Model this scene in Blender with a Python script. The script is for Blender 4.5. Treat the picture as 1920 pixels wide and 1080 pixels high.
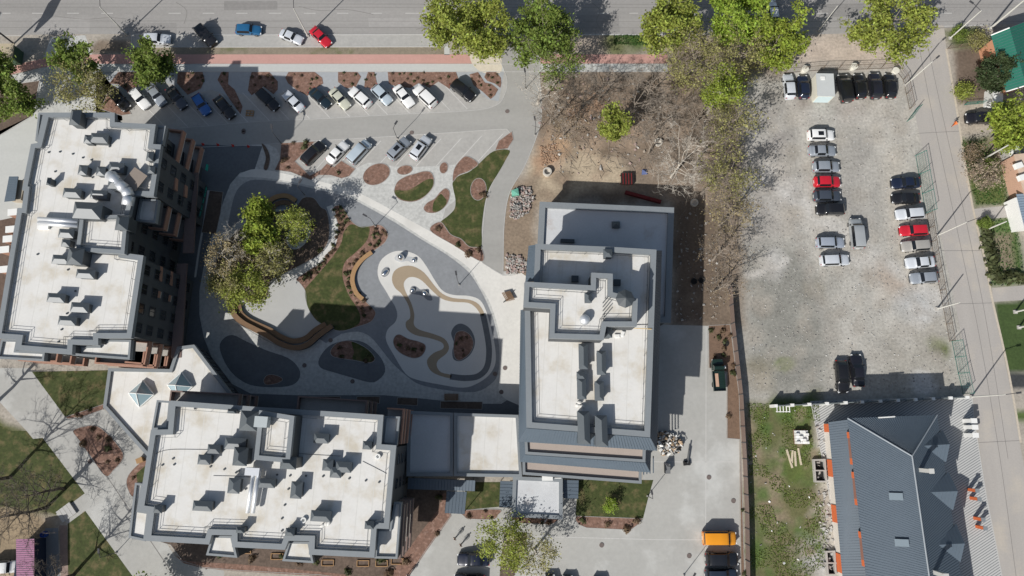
import bpy, bmesh, math, random
import numpy as np
from mathutils import Vector, Matrix
random.seed(7); rng = np.random.default_rng(7)
for o in list(bpy.data.objects): bpy.data.objects.remove(o)
SC = bpy.context.scene; COL = SC.collection
# ------------------------------------------------------------------ camera, sky, sun, exposure
CAM_H, FPX, NADIR_Y = 115.0, 1332.0, 800.0
TILT = math.atan((NADIR_Y - 540) / FPX); CT, ST = math.cos(TILT), math.sin(TILT)
cam = bpy.data.objects.new('camera', bpy.data.cameras.new('camera')); COL.objects.link(cam)
cam.location = (0, 0, CAM_H); cam.rotation_euler = (TILT, 0, 0)
cam.data.sensor_width = 36; cam.data.lens = 36 * FPX / 1920; cam.data.clip_end = 3000
SC.camera = cam
SUN_EL, SH_AZ = math.radians(38), math.radians(40.5)      # shadows run towards SH_AZ east of +Y
wd = bpy.data.worlds.new('World'); SC.world = wd; wd.use_nodes = True
nt = wd.node_tree; bg = nt.nodes['Background']
sky = nt.nodes.new('ShaderNodeTexSky'); sky.sky_type = 'NISHITA'; sky.sun_disc = False; sky.air_density = 1.3; sky.dust_density = 2.0; sky.ozone_density = 0.3
sky.sun_elevation = SUN_EL; sky.sun_rotation = SH_AZ + math.pi
nt.links.new(sky.outputs[0], bg.inputs[0]); bg.inputs[1].default_value = 0.074
sl = bpy.data.lights.new('sun', 'SUN'); sl.energy = 4.9; sl.angle = math.radians(0.53); sl.color = (1, 0.972, 0.925)
sun = bpy.data.objects.new('sun', sl); COL.objects.link(sun); sun.location = (-40, -50, 120)
sdir = Vector((math.sin(SH_AZ) * math.cos(SUN_EL), math.cos(SH_AZ) * math.cos(SUN_EL), -math.sin(SUN_EL)))
sun.rotation_euler = sdir.to_track_quat('-Z', 'Y').to_euler()
SC.view_settings.view_transform = 'Standard'; SC.view_settings.look = 'None'
SC.view_settings.exposure = -0.05; SC.view_settings.gamma = 1.0
SC.render.engine = 'CYCLES'

# ------------------------------------------------------------------ helpers
def W(x, y, z=0.0):
    """photo pixel at height z -> world point (a ray from the drone meets the plane z)"""
    a = (x - 960) / FPX; b = -(y - 540) / FPX
    dz = -CT + b * ST; k = (z - CAM_H) / dz
    return Vector((a * k, (ST + b * CT) * k, z))
def tag(o, label=None, cat=None, group=None, kind=None):
    if label: o['label'] = label
    if cat: o['category'] = cat
    if group: o['group'] = group
    if kind: o['kind'] = kind
    return o
MATS = {}
def mat(name, col=None, rough=0.85, var=0.18, scale=0.6, fine=9.0, metal=0.0, bump=0.0, col2=None, c2scale=0.25, c2lo=0.5, c2hi=0.7,
        spec=0.3, stretch=None, coat=0.0, vcol=False, fvar=None, stripes=None):
    if name in MATS: return MATS[name]
    m = bpy.data.materials.new(name); m.use_nodes = True; n = m.node_tree.nodes; l = m.node_tree.links
    b = n['Principled BSDF']; b.inputs['Roughness'].default_value = rough; b.inputs['Metallic'].default_value = metal
    b.inputs['Specular IOR Level'].default_value = spec
    if coat: b.inputs['Coat Weight'].default_value = coat; b.inputs['Coat Roughness'].default_value = 0.06
    MATS[name] = m
    if var == 0 and not vcol:
        b.inputs['Base Color'].default_value = (*col, 1); return m
    g = n.new('ShaderNodeNewGeometry'); src = g.outputs['Position']
    if stretch:
        mp = n.new('ShaderNodeMapping'); mp.inputs['Scale'].default_value = (stretch[0], stretch[1], 1)
        mp.inputs['Rotation'].default_value = (0, 0, stretch[2] if len(stretch) > 2 else 0)
        l.new(src, mp.inputs[0]); ssrc = mp.outputs[0]
    else: ssrc = src
    def noise(sc, s, det=5.0):
        t = n.new('ShaderNodeTexNoise'); t.inputs['Scale'].default_value = sc; t.inputs['Detail'].default_value = det
        t.inputs['Roughness'].default_value = 0.6; l.new(s, t.inputs['Vector']); return t.outputs['Fac']
    def mth(op, a, bb):
        t = n.new('ShaderNodeMath'); t.operation = op
        for i, v in enumerate((a, bb)):
            if isinstance(v, (int, float)): t.inputs[i].default_value = v
            else: l.new(v, t.inputs[i])
        return t.outputs[0]
    fv = var if fvar is None else fvar
    f = mth('ADD', mth('MULTIPLY', mth('SUBTRACT', noise(scale, ssrc), 0.5), 2.6 * var), mth('MULTIPLY', mth('SUBTRACT', noise(fine, src, 3.0), 0.5), 2.6 * fv))
    f = mth('ADD', f, 1.0)
    if vcol:
        at = n.new('ShaderNodeAttribute'); at.attribute_name = 'Col'; base = at.outputs['Color']
    else:
        rg = n.new('ShaderNodeRGB'); rg.outputs[0].default_value = (*col, 1); base = rg.outputs[0]
    if col2:
        rp = n.new('ShaderNodeMapRange'); rp.interpolation_type = 'SMOOTHSTEP'
        l.new(noise(c2scale, src, 6.0), rp.inputs[0]); rp.inputs[1].default_value = c2lo; rp.inputs[2].default_value = c2hi
        mx = n.new('ShaderNodeMix'); mx.data_type = 'RGBA'; l.new(rp.outputs[0], mx.inputs[0]); l.new(base, mx.inputs[6])
        mx.inputs[7].default_value = (*col2, 1); base = mx.outputs[2]
    if stripes:
        wv = n.new('ShaderNodeTexWave'); wv.bands_direction = 'X'; wv.inputs['Scale'].default_value = stripes[0]
        wv.inputs['Distortion'].default_value = 0; mp2 = n.new('ShaderNodeMapping'); mp2.inputs['Rotation'].default_value = (0, 0, stripes[1])
        l.new(src, mp2.inputs[0]); l.new(mp2.outputs[0], wv.inputs['Vector'])
        rp2 = n.new('ShaderNodeMapRange'); l.new(wv.outputs['Fac'], rp2.inputs[0]); rp2.inputs[1].default_value = stripes[3]; rp2.inputs[2].default_value = stripes[4]
        mx2 = n.new('ShaderNodeMix'); mx2.data_type = 'RGBA'; l.new(rp2.outputs[0], mx2.inputs[0]); mx2.inputs[6].default_value = (*stripes[2], 1)
        l.new(base, mx2.inputs[7]); base = mx2.outputs[2]
    vm = n.new('ShaderNodeVectorMath'); vm.operation = 'SCALE'; l.new(base, vm.inputs[0]); l.new(f, vm.inputs['Scale'])
    l.new(vm.outputs[0], b.inputs['Base Color'])
    if bump:
        bp = n.new('ShaderNodeBump'); bp.inputs['Strength'].default_value = bump; bp.inputs['Distance'].default_value = 0.05
        l.new(noise(fine * 0.7, src), bp.inputs['Height']); l.new(bp.outputs[0], b.inputs['Normal'])
    return m
def leaf_mat(name, col, var=0.35):
    if name in MATS: return MATS[name]
    m = bpy.data.materials.new(name); m.use_nodes = True; n = m.node_tree.nodes; l = m.node_tree.links
    b = n['Principled BSDF']; b.inputs['Roughness'].default_value = 0.6; b.inputs['Specular IOR Level'].default_value = 0.25
    g = n.new('ShaderNodeNewGeometry'); hs = n.new('ShaderNodeHueSaturation'); hs.inputs['Color'].default_value = (*col, 1)
    mr = n.new('ShaderNodeMapRange'); l.new(g.outputs['Random Per Island'], mr.inputs[0]); mr.inputs[3].default_value = 1 - var; mr.inputs[4].default_value = 1 + var
    mh = n.new('ShaderNodeMapRange'); l.new(g.outputs['Random Per Island'], mh.inputs[0]); mh.inputs[3].default_value = 0.485; mh.inputs[4].default_value = 0.515
    tn = n.new('ShaderNodeTexNoise'); tn.inputs['Scale'].default_value = 0.9; tn.inputs['Detail'].default_value = 2.0; l.new(g.outputs['Position'], tn.inputs['Vector'])
    m3 = n.new('ShaderNodeMapRange'); l.new(tn.outputs['Fac'], m3.inputs[0]); m3.inputs[1].default_value = 0.3; m3.inputs[2].default_value = 0.7; m3.inputs[3].default_value = 0.62; m3.inputs[4].default_value = 1.38
    mm = n.new('ShaderNodeMath'); mm.operation = 'MULTIPLY'; l.new(mr.outputs[0], mm.inputs[0]); l.new(m3.outputs[0], mm.inputs[1]); l.new(mm.outputs[0], hs.inputs['Value']); l.new(mh.outputs[0], hs.inputs['Hue']); l.new(hs.outputs[0], b.inputs['Base Color'])
    tr = n.new('ShaderNodeBsdfTranslucent'); l.new(hs.outputs[0], tr.inputs[0]); ms = n.new('ShaderNodeMixShader'); ms.inputs[0].default_value = 0.35
    l.new(b.outputs[0], ms.inputs[1]); l.new(tr.outputs[0], ms.inputs[2]); l.new(ms.outputs[0], n['Material Output'].inputs[0])
    MATS[name] = m; return m
def glass_mat(name, col, rough=0.08):
    if name in MATS: return MATS[name]
    m = bpy.data.materials.new(name); m.use_nodes = True; b = m.node_tree.nodes['Principled BSDF']
    b.inputs['Base Color'].default_value = (*col, 1); b.inputs['Roughness'].default_value = rough; b.inputs['Specular IOR Level'].default_value = 0.6
    MATS[name] = m; return m
ORG = {}
def thing(name, loc, label=None, cat=None, group=None, rz=0.0):
    o = bpy.data.objects.new(name, None); COL.objects.link(o); o.location = loc; o.rotation_euler = (0, 0, rz)
    o.empty_display_size = 0.3; ORG[o.name] = Vector(loc); return tag(o, label, cat, group)
class MB:
    def __init__(s): s.v = []; s.f = []; s.m = []
    def add(s, vs, fs, mi=0):
        k = len(s.v); s.v += [tuple(p) for p in vs]; s.f += [tuple(i + k for i in f) for f in fs]; s.m += [mi] * len(fs); return s
    def box(s, c, d, rz=0.0, mi=0):
        cx, cy, cz = c; hx, hy, hz = d[0] / 2, d[1] / 2, d[2] / 2; ca, sa = math.cos(rz), math.sin(rz)
        vs = [(cx + x * ca - y * sa, cy + x * sa + y * ca, cz + z) for z in (-hz, hz) for x, y in ((-hx, -hy), (hx, -hy), (hx, hy), (-hx, hy))]
        return s.add(vs, [(3, 2, 1, 0), (4, 5, 6, 7), (0, 1, 5, 4), (1, 2, 6, 5), (2, 3, 7, 6), (3, 0, 4, 7)], mi)
    def prism(s, poly, z0, z1, mi=0, top=True, bottom=False, mtop=None):
        n = len(poly); vs = [(p[0], p[1], z0) for p in poly] + [(p[0], p[1], z1) for p in poly]
        s.add(vs, [(i, (i + 1) % n, n + (i + 1) % n, n + i) for i in range(n)], mi)
        if top: s.add([(p[0], p[1], z1) for p in poly], [tuple(range(n))], mi if mtop is None else mtop)
        if bottom: s.add([(p[0], p[1], z0) for p in poly], [tuple(range(n - 1, -1, -1))], mi)
        return s
    def ring(s, outer, inner, z, mi=0):
        n = len(outer); vs = [(p[0], p[1], z) for p in outer] + [(p[0], p[1], z) for p in inner]
        return s.add(vs, [(i, (i + 1) % n, n + (i + 1) % n, n + i) for i in range(n)], mi)
    def sides(s, poly, z0, z1, mi=0, inward=False):
        n = len(poly); vs = [(p[0], p[1], z0) for p in poly] + [(p[0], p[1], z1) for p in poly]
        fs = [(i, (i + 1) % n, n + (i + 1) % n, n + i) for i in range(n)]
        return s.add(vs, [f[::-1] for f in fs] if inward else fs, mi)
    def tube(s, p, q, r0, r1=None, n=6, mi=0, cap=True):
        p, q = Vector(p), Vector(q); r1 = r0 if r1 is None else r1; d = (q - p)
        if d.length < 1e-6: return s
        d.normalize(); a = d.orthogonal().normalized(); b = d.cross(a); vs = []
        for c, r in ((p, r0), (q, r1)):
            for i in range(n):
                t = 2 * math.pi * i / n; vs.append(c + (a * math.cos(t) + b * math.sin(t)) * r)
        fs = [(i, (i + 1) % n, n + (i + 1) % n, n + i) for i in range(n)]
        if cap: fs += [tuple(range(n, 2 * n)), tuple(range(n - 1, -1, -1))]
        return s.add(vs, fs, mi)
    def lathe(s, prof, n=16, c=(0, 0, 0), sx=1.0, sy=1.0, rz=0.0, mi=0):
        ca, sa = math.cos(rz), math.sin(rz); vs = []
        for r, z in prof:
            for i in range(n):
                t = 2 * math.pi * i / n; x, y = r * math.cos(t) * sx, r * math.sin(t) * sy
                vs.append((c[0] + x * ca - y * sa, c[1] + x * sa + y * ca, c[2] + z))
        fs = []
        for j in range(len(prof) - 1):
            for i in range(n):
                fs.append((j * n + i, j * n + (i + 1) % n, (j + 1) * n + (i + 1) % n, (j + 1) * n + i))
        if prof[-1][0] > 1e-4: fs.append(tuple((len(prof) - 1) * n + i for i in range(n)))
        return s.add(vs, fs, mi)
    def build(s, name, mats, parent=None, smooth=False, kind=None):
        org = Vector((0, 0, 0))
        if parent is not None: org = ORG.get(parent.name, org)
        me = bpy.data.meshes.new(name); me.from_pydata([(v[0] - org[0], v[1] - org[1], v[2] - org[2]) for v in s.v], [], s.f)
        for m in (mats if isinstance(mats, (list, tuple)) else [mats]): me.materials.append(m)
        if len(me.materials) > 1: me.polygons.foreach_set('material_index', s.m)
        if smooth: me.polygons.foreach_set('use_smooth', [True] * len(me.polygons))
        me.update(); o = bpy.data.objects.new(name, me); COL.objects.link(o)
        if parent is not None: o.parent = parent; ORG[o.name] = org
        if kind: o['kind'] = kind
        return o
def copy_tree(o, parent=None):
    c = o.copy(); COL.objects.link(c); c.parent = parent
    for ch in list(o.children): copy_tree(ch, c)
    return c
def ccw(p):
    a = sum(p[i][0] * p[(i + 1) % len(p)][1] - p[(i + 1) % len(p)][0] * p[i][1] for i in range(len(p)))
    return list(p) if a > 0 else list(p)[::-1]
def inset(p, d):
    """inward offset of a CCW polygon (negative d = outward)"""
    n = len(p); out = []
    for i in range(n):
        a, b, c = Vector(p[i - 1][:2]), Vector(p[i][:2]), Vector(p[(i + 1) % n][:2])
        e1 = (b - a).normalized(); e2 = (c - b).normalized(); n1 = Vector((-e1.y, e1.x)); n2 = Vector((-e2.y, e2.x))
        k = 1 + n1.dot(n2)
        out.append(b + (n1 + n2) * (d / max(k, 0.3)))
    return out
def smooth(pts, closed=True, k=5):
    n = len(pts); out = []; P = [Vector((p[0], p[1])) for p in pts]
    for i in range(n if closed else n - 1):
        p0, p1, p2, p3 = (P[(i - 1) % n], P[i], P[(i + 1) % n], P[(i + 2) % n]) if closed else (P[max(i - 1, 0)], P[i], P[i + 1], P[min(i + 2, n - 1)])
        for j in range(k):
            t = j / k; out.append(0.5 * ((2 * p1) + (p2 - p0) * t + (2 * p0 - 5 * p1 + 4 * p2 - p3) * t * t + (3 * p1 - p0 - 3 * p2 + p3) * t ** 3))
    if not closed: out.append(P[-1])
    return [(v.x, v.y) for v in out]
def poly_w(px, z=0.0, sm=False):
    if sm: px = smooth(px)
    return ccw([W(x, y, z) for x, y in px])
def patch(name, px, lvl, m, sm=False, kerb=None, kh=0.06, kw=0.14, parent=None, label=None, kind='structure'):
    """a flat sheet of ground, lvl sheets of 5 mm above the soil; kerb = material of a raised edging"""
    P = poly_w(px, 0, sm); z = 0.006 * lvl
    o = MB().add([(p.x, p.y, z) for p in P], [tuple(range(len(P)))]).build(name, m, parent)
    if parent is None: tag(o, label, None, None, kind)
    if kerb:
        q = inset(P, kw); b = MB(); b.ring(P, q, z + kh); b.sides(P, 0, z + kh); b.sides(q, z, z + kh, inward=True); b.build('kerb', kerb, o)
    return o
def strip_pts(c, w):
    """left and right borders of a polyline of world points"""
    L, R = [], []
    for i, p in enumerate(c):
        a = c[max(i - 1, 0)]; b = c[min(i + 1, len(c) - 1)]; d = (Vector(b[:2]) - Vector(a[:2])).normalized(); n = Vector((-d.y, d.x)) * w / 2
        L.append(Vector(p[:2]) + n); R.append(Vector(p[:2]) - n)
    return L, R
def strip(name, px, w, lvl, m, sm=True, parent=None, kind='structure', label=None):
    pts = smooth(px, False) if sm else px; c = [W(x, y) for x, y in pts]; L, R = strip_pts(c, w); z = 0.006 * lvl; n = len(L)
    o = MB().add([(p.x, p.y, z) for p in R] + [(p.x, p.y, z) for p in L], [(i, i + 1, n + i + 1, n + i) for i in range(n - 1)]).build(name, m, parent)
    if parent is None: tag(o, label, None, None, kind)
    return o
# ------------------------------------------------------------------ materials
M_ROAD = mat('asphalt_road', (0.305, 0.293, 0.28), var=0.20, scale=0.4, fine=1.8, stretch=(0.05, 1.0), rough=0.9, fvar=0.10)
M_LANE = mat('asphalt_drive', (0.335, 0.328, 0.31), var=0.12, scale=0.3, fine=1.6, rough=0.9, stretch=(0.15, 1.0), fvar=0.08)
M_CONC = mat('concrete_yard', (0.395, 0.39, 0.368), var=0.13, scale=0.15, fine=1.5, col2=(0.49, 0.49, 0.47), c2scale=0.09, c2lo=0.5, c2hi=0.66, rough=0.9, fvar=0.09)
M_STREET = mat('concrete_street', (0.385, 0.36, 0.335), var=0.09, scale=0.5, fine=4, rough=0.9, stretch=(1.0, 0.12, 0.2), col2=(0.44, 0.40, 0.35), c2scale=0.15)
M_WALK = mat('sidewalk_slabs', (0.48, 0.485, 0.465), var=0.06, scale=0.5, fine=2, stretch=(.1, 1))
M_RED = mat('red_paving', (0.50, 0.29, 0.25), var=0.08, scale=0.4, fine=2)
M_PAVE = mat('grey_pavers', (0.48, 0.48, 0.46), var=0.15, scale=0.5, fine=2.0, fvar=0.26)
M_PARK = mat('parking_pavers', (0.385, 0.375, 0.355), var=0.13, scale=0.5, fine=1.8)
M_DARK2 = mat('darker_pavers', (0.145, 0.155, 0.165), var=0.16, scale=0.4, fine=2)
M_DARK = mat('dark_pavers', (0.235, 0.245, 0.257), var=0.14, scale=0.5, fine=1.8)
M_PALE = mat('pale_pavers', (0.60, 0.59, 0.56), var=0.06, scale=0.5, fine=8)
M_PLAY = mat('playground_rubber_light', (0.60, 0.59, 0.56), var=0.05, scale=0.6, fine=8)
M_GREY = mat('playground_rubber_grey', (0.44, 0.45, 0.455), var=0.05, scale=0.6, fine=8)
M_TAN = mat('playground_rubber_tan', (0.34, 0.27, 0.19), var=0.07, scale=0.6, fine=8)
M_WPATH = mat('white_path', (0.66, 0.645, 0.605), var=0.08, scale=0.5, fine=2, col2=(0.57, 0.555, 0.52))
M_MULCH = mat('bark_mulch', (0.20, 0.118, 0.088), var=0.35, scale=1.2, fine=2.6, bump=0.6, col2=(0.30, 0.195, 0.155), c2scale=1.6, fvar=0.5)
M_SOIL = mat('dark_soil', (0.125, 0.092, 0.072), var=0.35, scale=0.8, fine=2.4, bump=0.6, fvar=.45)
M_LAWN = mat('lawn_grass', (0.054, 0.068, 0.02), var=0.35, scale=0.7, fine=2.2, bump=1.0, col2=(0.11, 0.092, 0.042), c2scale=0.7, c2lo=0.46, c2hi=0.68, fvar=0.45)
M_KERB = mat('kerb_concrete', (0.45, 0.445, 0.43), var=0.08, scale=1.0, fine=3)
M_LINE = mat('white_road_paint', (0.47, 0.46, 0.44), var=0.12, scale=2.0, fine=8)
M_LINE2 = mat('worn_road_paint', (0.52, 0.51, 0.49), var=0.12, scale=2.0, fine=8)
M_STRIPE = mat('striped_tiles', (0.47, 0.47, 0.46), var=0.06, scale=0.6, fine=7, stripes=(0.92, math.radians(60), (0.19, 0.195, 0.20), 0.1, 0.4))
M_SEAM = mat('tar_seam', (0.21, 0.20, 0.19), var=0.1)
M_GROUND = mat('soil_and_gravel', (0.4, 0.37, 0.33), var=0.26, scale=0.35, fine=2.3, bump=0.8, vcol=True, fvar=0.36)

# ------------------------------------------------------------------ ground sheet, its soil, gravel and weeds coloured per vertex
gx = np.concatenate([np.linspace(-900, -125, 12), np.arange(-110, 110.1, 0.55), np.linspace(125, 900, 12)])
gy = np.concatenate([np.linspace(-900, -55, 12), np.arange(-42, 92.1, 0.55), np.linspace(110, 1200, 12)])
GX, GY = np.meshgrid(gx, gy); nx, ny = len(gx), len(gy)
def vnoise(X, Y, s, seed):
    r = np.random.default_rng(seed); T = r.random((64, 64)); u, v = X / s, Y / s
    i, j = np.floor(u).astype(int), np.floor(v).astype(int); fu, fv = u - i, v - j; fu = fu * fu * (3 - 2 * fu); fv = fv * fv * (3 - 2 * fv)
    g = lambda a, b: T[a % 64, b % 64]
    return (g(i, j) * (1 - fu) + g(i + 1, j) * fu) * (1 - fv) + (g(i, j + 1) * (1 - fu) + g(i + 1, j + 1) * fu) * fv
NZ = (vnoise(GX, GY, 5, 1) - .5) * 1.2 + (vnoise(GX, GY, 2, 2) - .5) * 0.9 + (vnoise(GX, GY, 0.9, 3) - .5) * 0.5
CC = np.zeros((ny, nx, 3)); CC[:] = (0.36, 0.325, 0.28)
def soft(px, col, feather=1.2, amp=1.5, a=1.0):
    P = np.array([W(x, y)[:2] for x, y in px]); n = len(P); ins = np.zeros(GX.shape, bool); D = np.full(GX.shape, 1e9)
    for i in range(n):
        (x0, y0), (x1, y1) = P[i], P[(i + 1) % n]
        with np.errstate(divide='ignore', invalid='ignore'):
            c = ((y0 > GY) != (y1 > GY)) & (GX < (x1 - x0) * (GY - y0) / (y1 - y0 + 1e-12) + x0)
        ins ^= c; dx, dy = x1 - x0, y1 - y0; t = np.clip(((GX - x0) * dx + (GY - y0) * dy) / (dx * dx + dy * dy + 1e-9), 0, 1)
        D = np.minimum(D, np.hypot(GX - x0 - t * dx, GY - y0 - t * dy))
    sd = np.where(ins, D, -D) + NZ * amp
    k = np.clip(sd / feather * 0.5 + 0.5, 0, 1)[..., None] * a
    CC[:] = CC * (1 - k) + np.array(col) * k
def blob(x, y, r, col, a=1.0, amp=1.5):
    c = W(x, y); d = r - np.hypot(GX - c.x, GY - c.y) + NZ * amp; k = np.clip(d / (r * 0.5) * 0.5 + 0.5, 0, 1)[..., None] * a
    CC[:] = CC * (1 - k) + np.array(col) * k
SOFT = [
 ([(1385, 120), (1705, 110), (1800, 560), (1830, 745), (1400, 760), (1385, 450)], (0.385, 0.37, 0.335), 1, 1),
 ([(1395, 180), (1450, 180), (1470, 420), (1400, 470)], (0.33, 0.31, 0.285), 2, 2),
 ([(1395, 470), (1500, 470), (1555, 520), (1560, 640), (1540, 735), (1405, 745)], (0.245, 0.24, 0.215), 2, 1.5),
 ([(1430, 300), (1500, 370), (1640, 470), (1760, 560), (1750, 590), (1620, 510), (1480, 410), (1425, 350)], (0.47, 0.45, 0.42), 1.5, 1.6, 0.8),
 ([(1580, 250), (1655, 230), (1655, 420), (1610, 470), (1585, 400)], (0.315, 0.30, 0.275), 1.6, 1.4),
 ([(1650, 270), (1700, 260), (1715, 520), (1670, 480)], (0.43, 0.40, 0.35), 1.6, 1.2),
 ([(1600, 170), (1690, 190), (1720, 260), (1600, 245)], (0.41, 0.385, 0.345), 2, 1.5),
 ([(1650, 490), (1720, 540), (1690, 560), (1620, 520)], (0.36, 0.27, 0.2), 1.5, 1.2, 0.7),
 ([(1660, 620), (1790, 600), (1800, 740), (1640, 735)], (0.35, 0.33, 0.29), 2, 1.5),
 ([(1400, 755), (1530, 750), (1545, 900), (1560, 1090), (1400, 1090)], (0.125, 0.125, 0.055), 1.2, 1.6),
 ([(1405, 860), (1450, 850), (1470, 960), (1410, 980)], (0.22, 0.175, 0.115), 1.5, 1.8),
 ([(1440, 990), (1540, 960), (1550, 1085), (1470, 1085)], (0.15, 0.135, 0.07), 1.5, 1.8),
 ([(1528, 770), (1548, 770), (1575, 1085), (1530, 1085), (1540, 940)], (0.42, 0.395, 0.35), 0.8, 1.0),
 ([(1010, 135), (1390, 135), (1395, 610), (1262, 610), (1262, 378), (1000, 378)], (0.22, 0.175, 0.135), 1.0, 0.8),
 ([(1000, 280), (1110, 275), (1175, 300), (1180, 345), (1000, 380), (985, 330)], (0.42, 0.345, 0.25), 1.2, 1.2),
 ([(1060, 150), (1240, 150), (1250, 260), (1080, 260)], (0.225, 0.17, 0.125), 1.5, 1.5),
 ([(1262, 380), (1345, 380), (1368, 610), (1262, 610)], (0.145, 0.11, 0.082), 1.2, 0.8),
 ([(940, 340), (1008, 330), (1006, 530), (940, 530)], (0.245, 0.19, 0.14), 1.0, 0.8),
 ([(960, 66), (1250, 66), (1250, 103), (960, 103)], (0.36, 0.30, 0.245), 0.8, 0.8),
 ([(1480, 68), (1600, 64), (1700, 110), (1690, 125), (1470, 125)], (0.46, 0.385, 0.32), 1.2, 1.0),
 ([(1250, 66), (1490, 66), (1470, 140), (1250, 140)], (0.25, 0.2, 0.155), 1.5, 1.2),
 ([(-60, 150), (76, 148), (62, 215), (10, 250), (-60, 280)], (0.115, 0.078, 0.055), 0.5, 0.5),
 ([(-60, 380), (45, 390), (0, 640), (-60, 640)], (0.13, 0.09, 0.07), 0.8, 0.8),
 ([(-60, 930), (60, 940), (110, 1000), (60, 1090), (-60, 1090)], (0.285, 0.22, 0.145), 1.2, 1.2),
 ([(-60, 760), (50, 808), (62, 823), (80, 821), (159, 925), (105, 965), (60, 960), (-60, 940)], (0.088, 0.098, 0.032), 0.5, 0.4),
 ([(1768, 60), (1830, 50), (1850, 90), (1790, 95)], (0.10, 0.12, 0.045), 0.8, 0.8),
 ([(1786, 95), (1850, 85), (1860, 195), (1798, 195)], (0.145, 0.11, 0.085), 0.6, 0.5),
 ([(1785, 200), (1860, 190), (1880, 245), (1800, 255)], (0.40, 0.35, 0.29), 0.6, 0.6),
 ([(1798, 262), (1860, 255), (1888, 330), (1893, 385), (1828, 388)], (0.10, 0.125, 0.04), 0.6, 0.7),
 ([(1845, 265), (1890, 260), (1888, 330), (1860, 320)], (0.27, 0.22, 0.17), 1.2, 1.0),
 ([(1830, 408), (1905, 408), (1925, 535), (1858, 538)], (0.085, 0.13, 0.04), 0.6, 0.5),
 ([(1865, 440), (1895, 440), (1905, 510), (1872, 510)], (0.22, 0.185, 0.125), 0.7, 0.6),
 ([(1860, 566), (1960, 560), (1960, 700), (1886, 698)], (0.05, 0.08, 0.024), 0.4, 0.3),
 ([(1890, 698), (1960, 698), (1960, 730), (1893, 730)], (0.045, 0.048, 0.05), 0.3, 0.2),
 ([(1900, 770), (1960, 765), (1960, 790), (1903, 790)], (0.09, 0.13, 0.04), 0.5, 0.4),
 ([(175, 85), (185, 76), (245, 76), (245, 101), (172, 101)], (0.21, 0.165, 0.125), 0.4, 0.3),
]
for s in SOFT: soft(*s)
for b in [(1025, 295, 2.2, (0.38, 0.25, 0.165)), (1078, 208, 1.8, (0.36, 0.235, 0.155)), (1110, 190, 1.6, (0.36, 0.22, 0.14)), (1045, 272, 1.5, (0.44, 0.3, 0.19)),
          (1185, 72, 3.0, (0.075, 0.12, 0.03)), (1215, 76, 2.2, (0.075, 0.12, 0.03)), (1155, 80, 2.0, (0.13, 0.14, 0.06)),
          (1730, 715, 1.6, (0.5, 0.49, 0.47)), (1600, 745, 0.7, (0.5, 0.49, 0.47)), (1470, 350, 2.2, (0.5, 0.48, 0.46)), (1450, 500, 2.0, (0.42, 0.41, 0.39)),
          (1720, 570, 3.0, (0.43, 0.43, 0.42)), (1735, 590, 2.0, (0.46, 0.46, 0.45)), (1760, 640, 1.5, (0.14, 0.16, 0.07)), (1770, 655, 1.2, (0.13, 0.15, 0.06)),
          (1420, 700, 2.5, (0.24, 0.22, 0.17)), (1470, 685, 0.8, (0.12, 0.16, 0.06)), (1500, 770, 2.0, (0.08, 0.13, 0.03)), (1545, 880, 1.6, (0.09, 0.14, 0.03)), (1490, 880, 2.6, (0.10, 0.13, 0.035)),
          (1520, 1040, 2.5, (0.42, 0.41, 0.40)), (1415, 1030, 2.0, (0.09, 0.14, 0.035)), (1530, 955, 1.5, (0.38, 0.34, 0.28)), (1300, 560, 1.5, (0.2, 0.16, 0.12)),
          (1500, 200, 2.0, (0.29, 0.26, 0.23)), (1450, 250, 3.0, (0.30, 0.28, 0.26)), (1590, 215, 2.2, (0.34, 0.31, 0.28)), (1530, 540, 2.0, (0.25, 0.23, 0.19))]: blob(*b)
for pts_, wd_, cl_ in (([(1700, 250), (1640, 300), (1630, 420), (1650, 560), (1700, 640)], 1.1, (0.45, 0.43, 0.39)), ([(1460, 170), (1490, 280), (1495, 420), (1520, 520), (1560, 640)], 1.0, (0.31, 0.295, 0.27)), ([(1480, 170), (1512, 280), (1518, 420), (1545, 520), (1590, 640)], 0.9, (0.46, 0.44, 0.40)), ([(1440, 330), (1500, 380), (1600, 440), (1700, 520), (1770, 570)], 1.3, (0.48, 0.465, 0.44)), ([(1430, 345), (1490, 400), (1590, 462), (1690, 545), (1760, 600)], 0.8, (0.33, 0.305, 0.27)), ([(1720, 240), (1600, 225), (1500, 215), (1420, 260)], 1.2, (0.44, 0.42, 0.385)), ([(1402, 515), (1430, 508), (1460, 500), (1475, 488)], 0.5, (0.52, 0.5, 0.47))):
    for q_ in smooth(pts_, False, 14): blob(q_[0], q_[1], wd_, cl_, 0.22, 0.8)
for k in range(170):                     # worn light and dark spots of the gravel lot
    u = rng.random(4); blob(1400 + 380 * u[0], 130 + 600 * u[1], 0.4 + 1.3 * u[2], CC.mean((0, 1)) * (0.75 + 0.5 * u[3]), 0.35, 0.6)
for k in range(150):                     # clods and hollows of the building site
    u = rng.random(4); blob(1010 + 370 * u[0], 140 + 240 * u[1], 0.4 + 1.0 * u[2], np.array((0.27, 0.2, 0.145)) * (0.5 + 1.0 * u[3]), 0.5, 0.6)
for k in range(120):
    u = rng.random(4); blob(1400 + 150 * u[0], 760 + 320 * u[1], 0.3 + 0.9 * u[2], (0.075, 0.13, 0.03) if u[3] < .5 else (0.25, 0.2, 0.14), 0.6, 0.6)
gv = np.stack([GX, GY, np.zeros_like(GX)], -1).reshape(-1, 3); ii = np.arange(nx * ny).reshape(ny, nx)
gf = np.stack([ii[:-1, :-1], ii[:-1, 1:], ii[1:, 1:], ii[1:, :-1]], -1).reshape(-1, 4)
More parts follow.
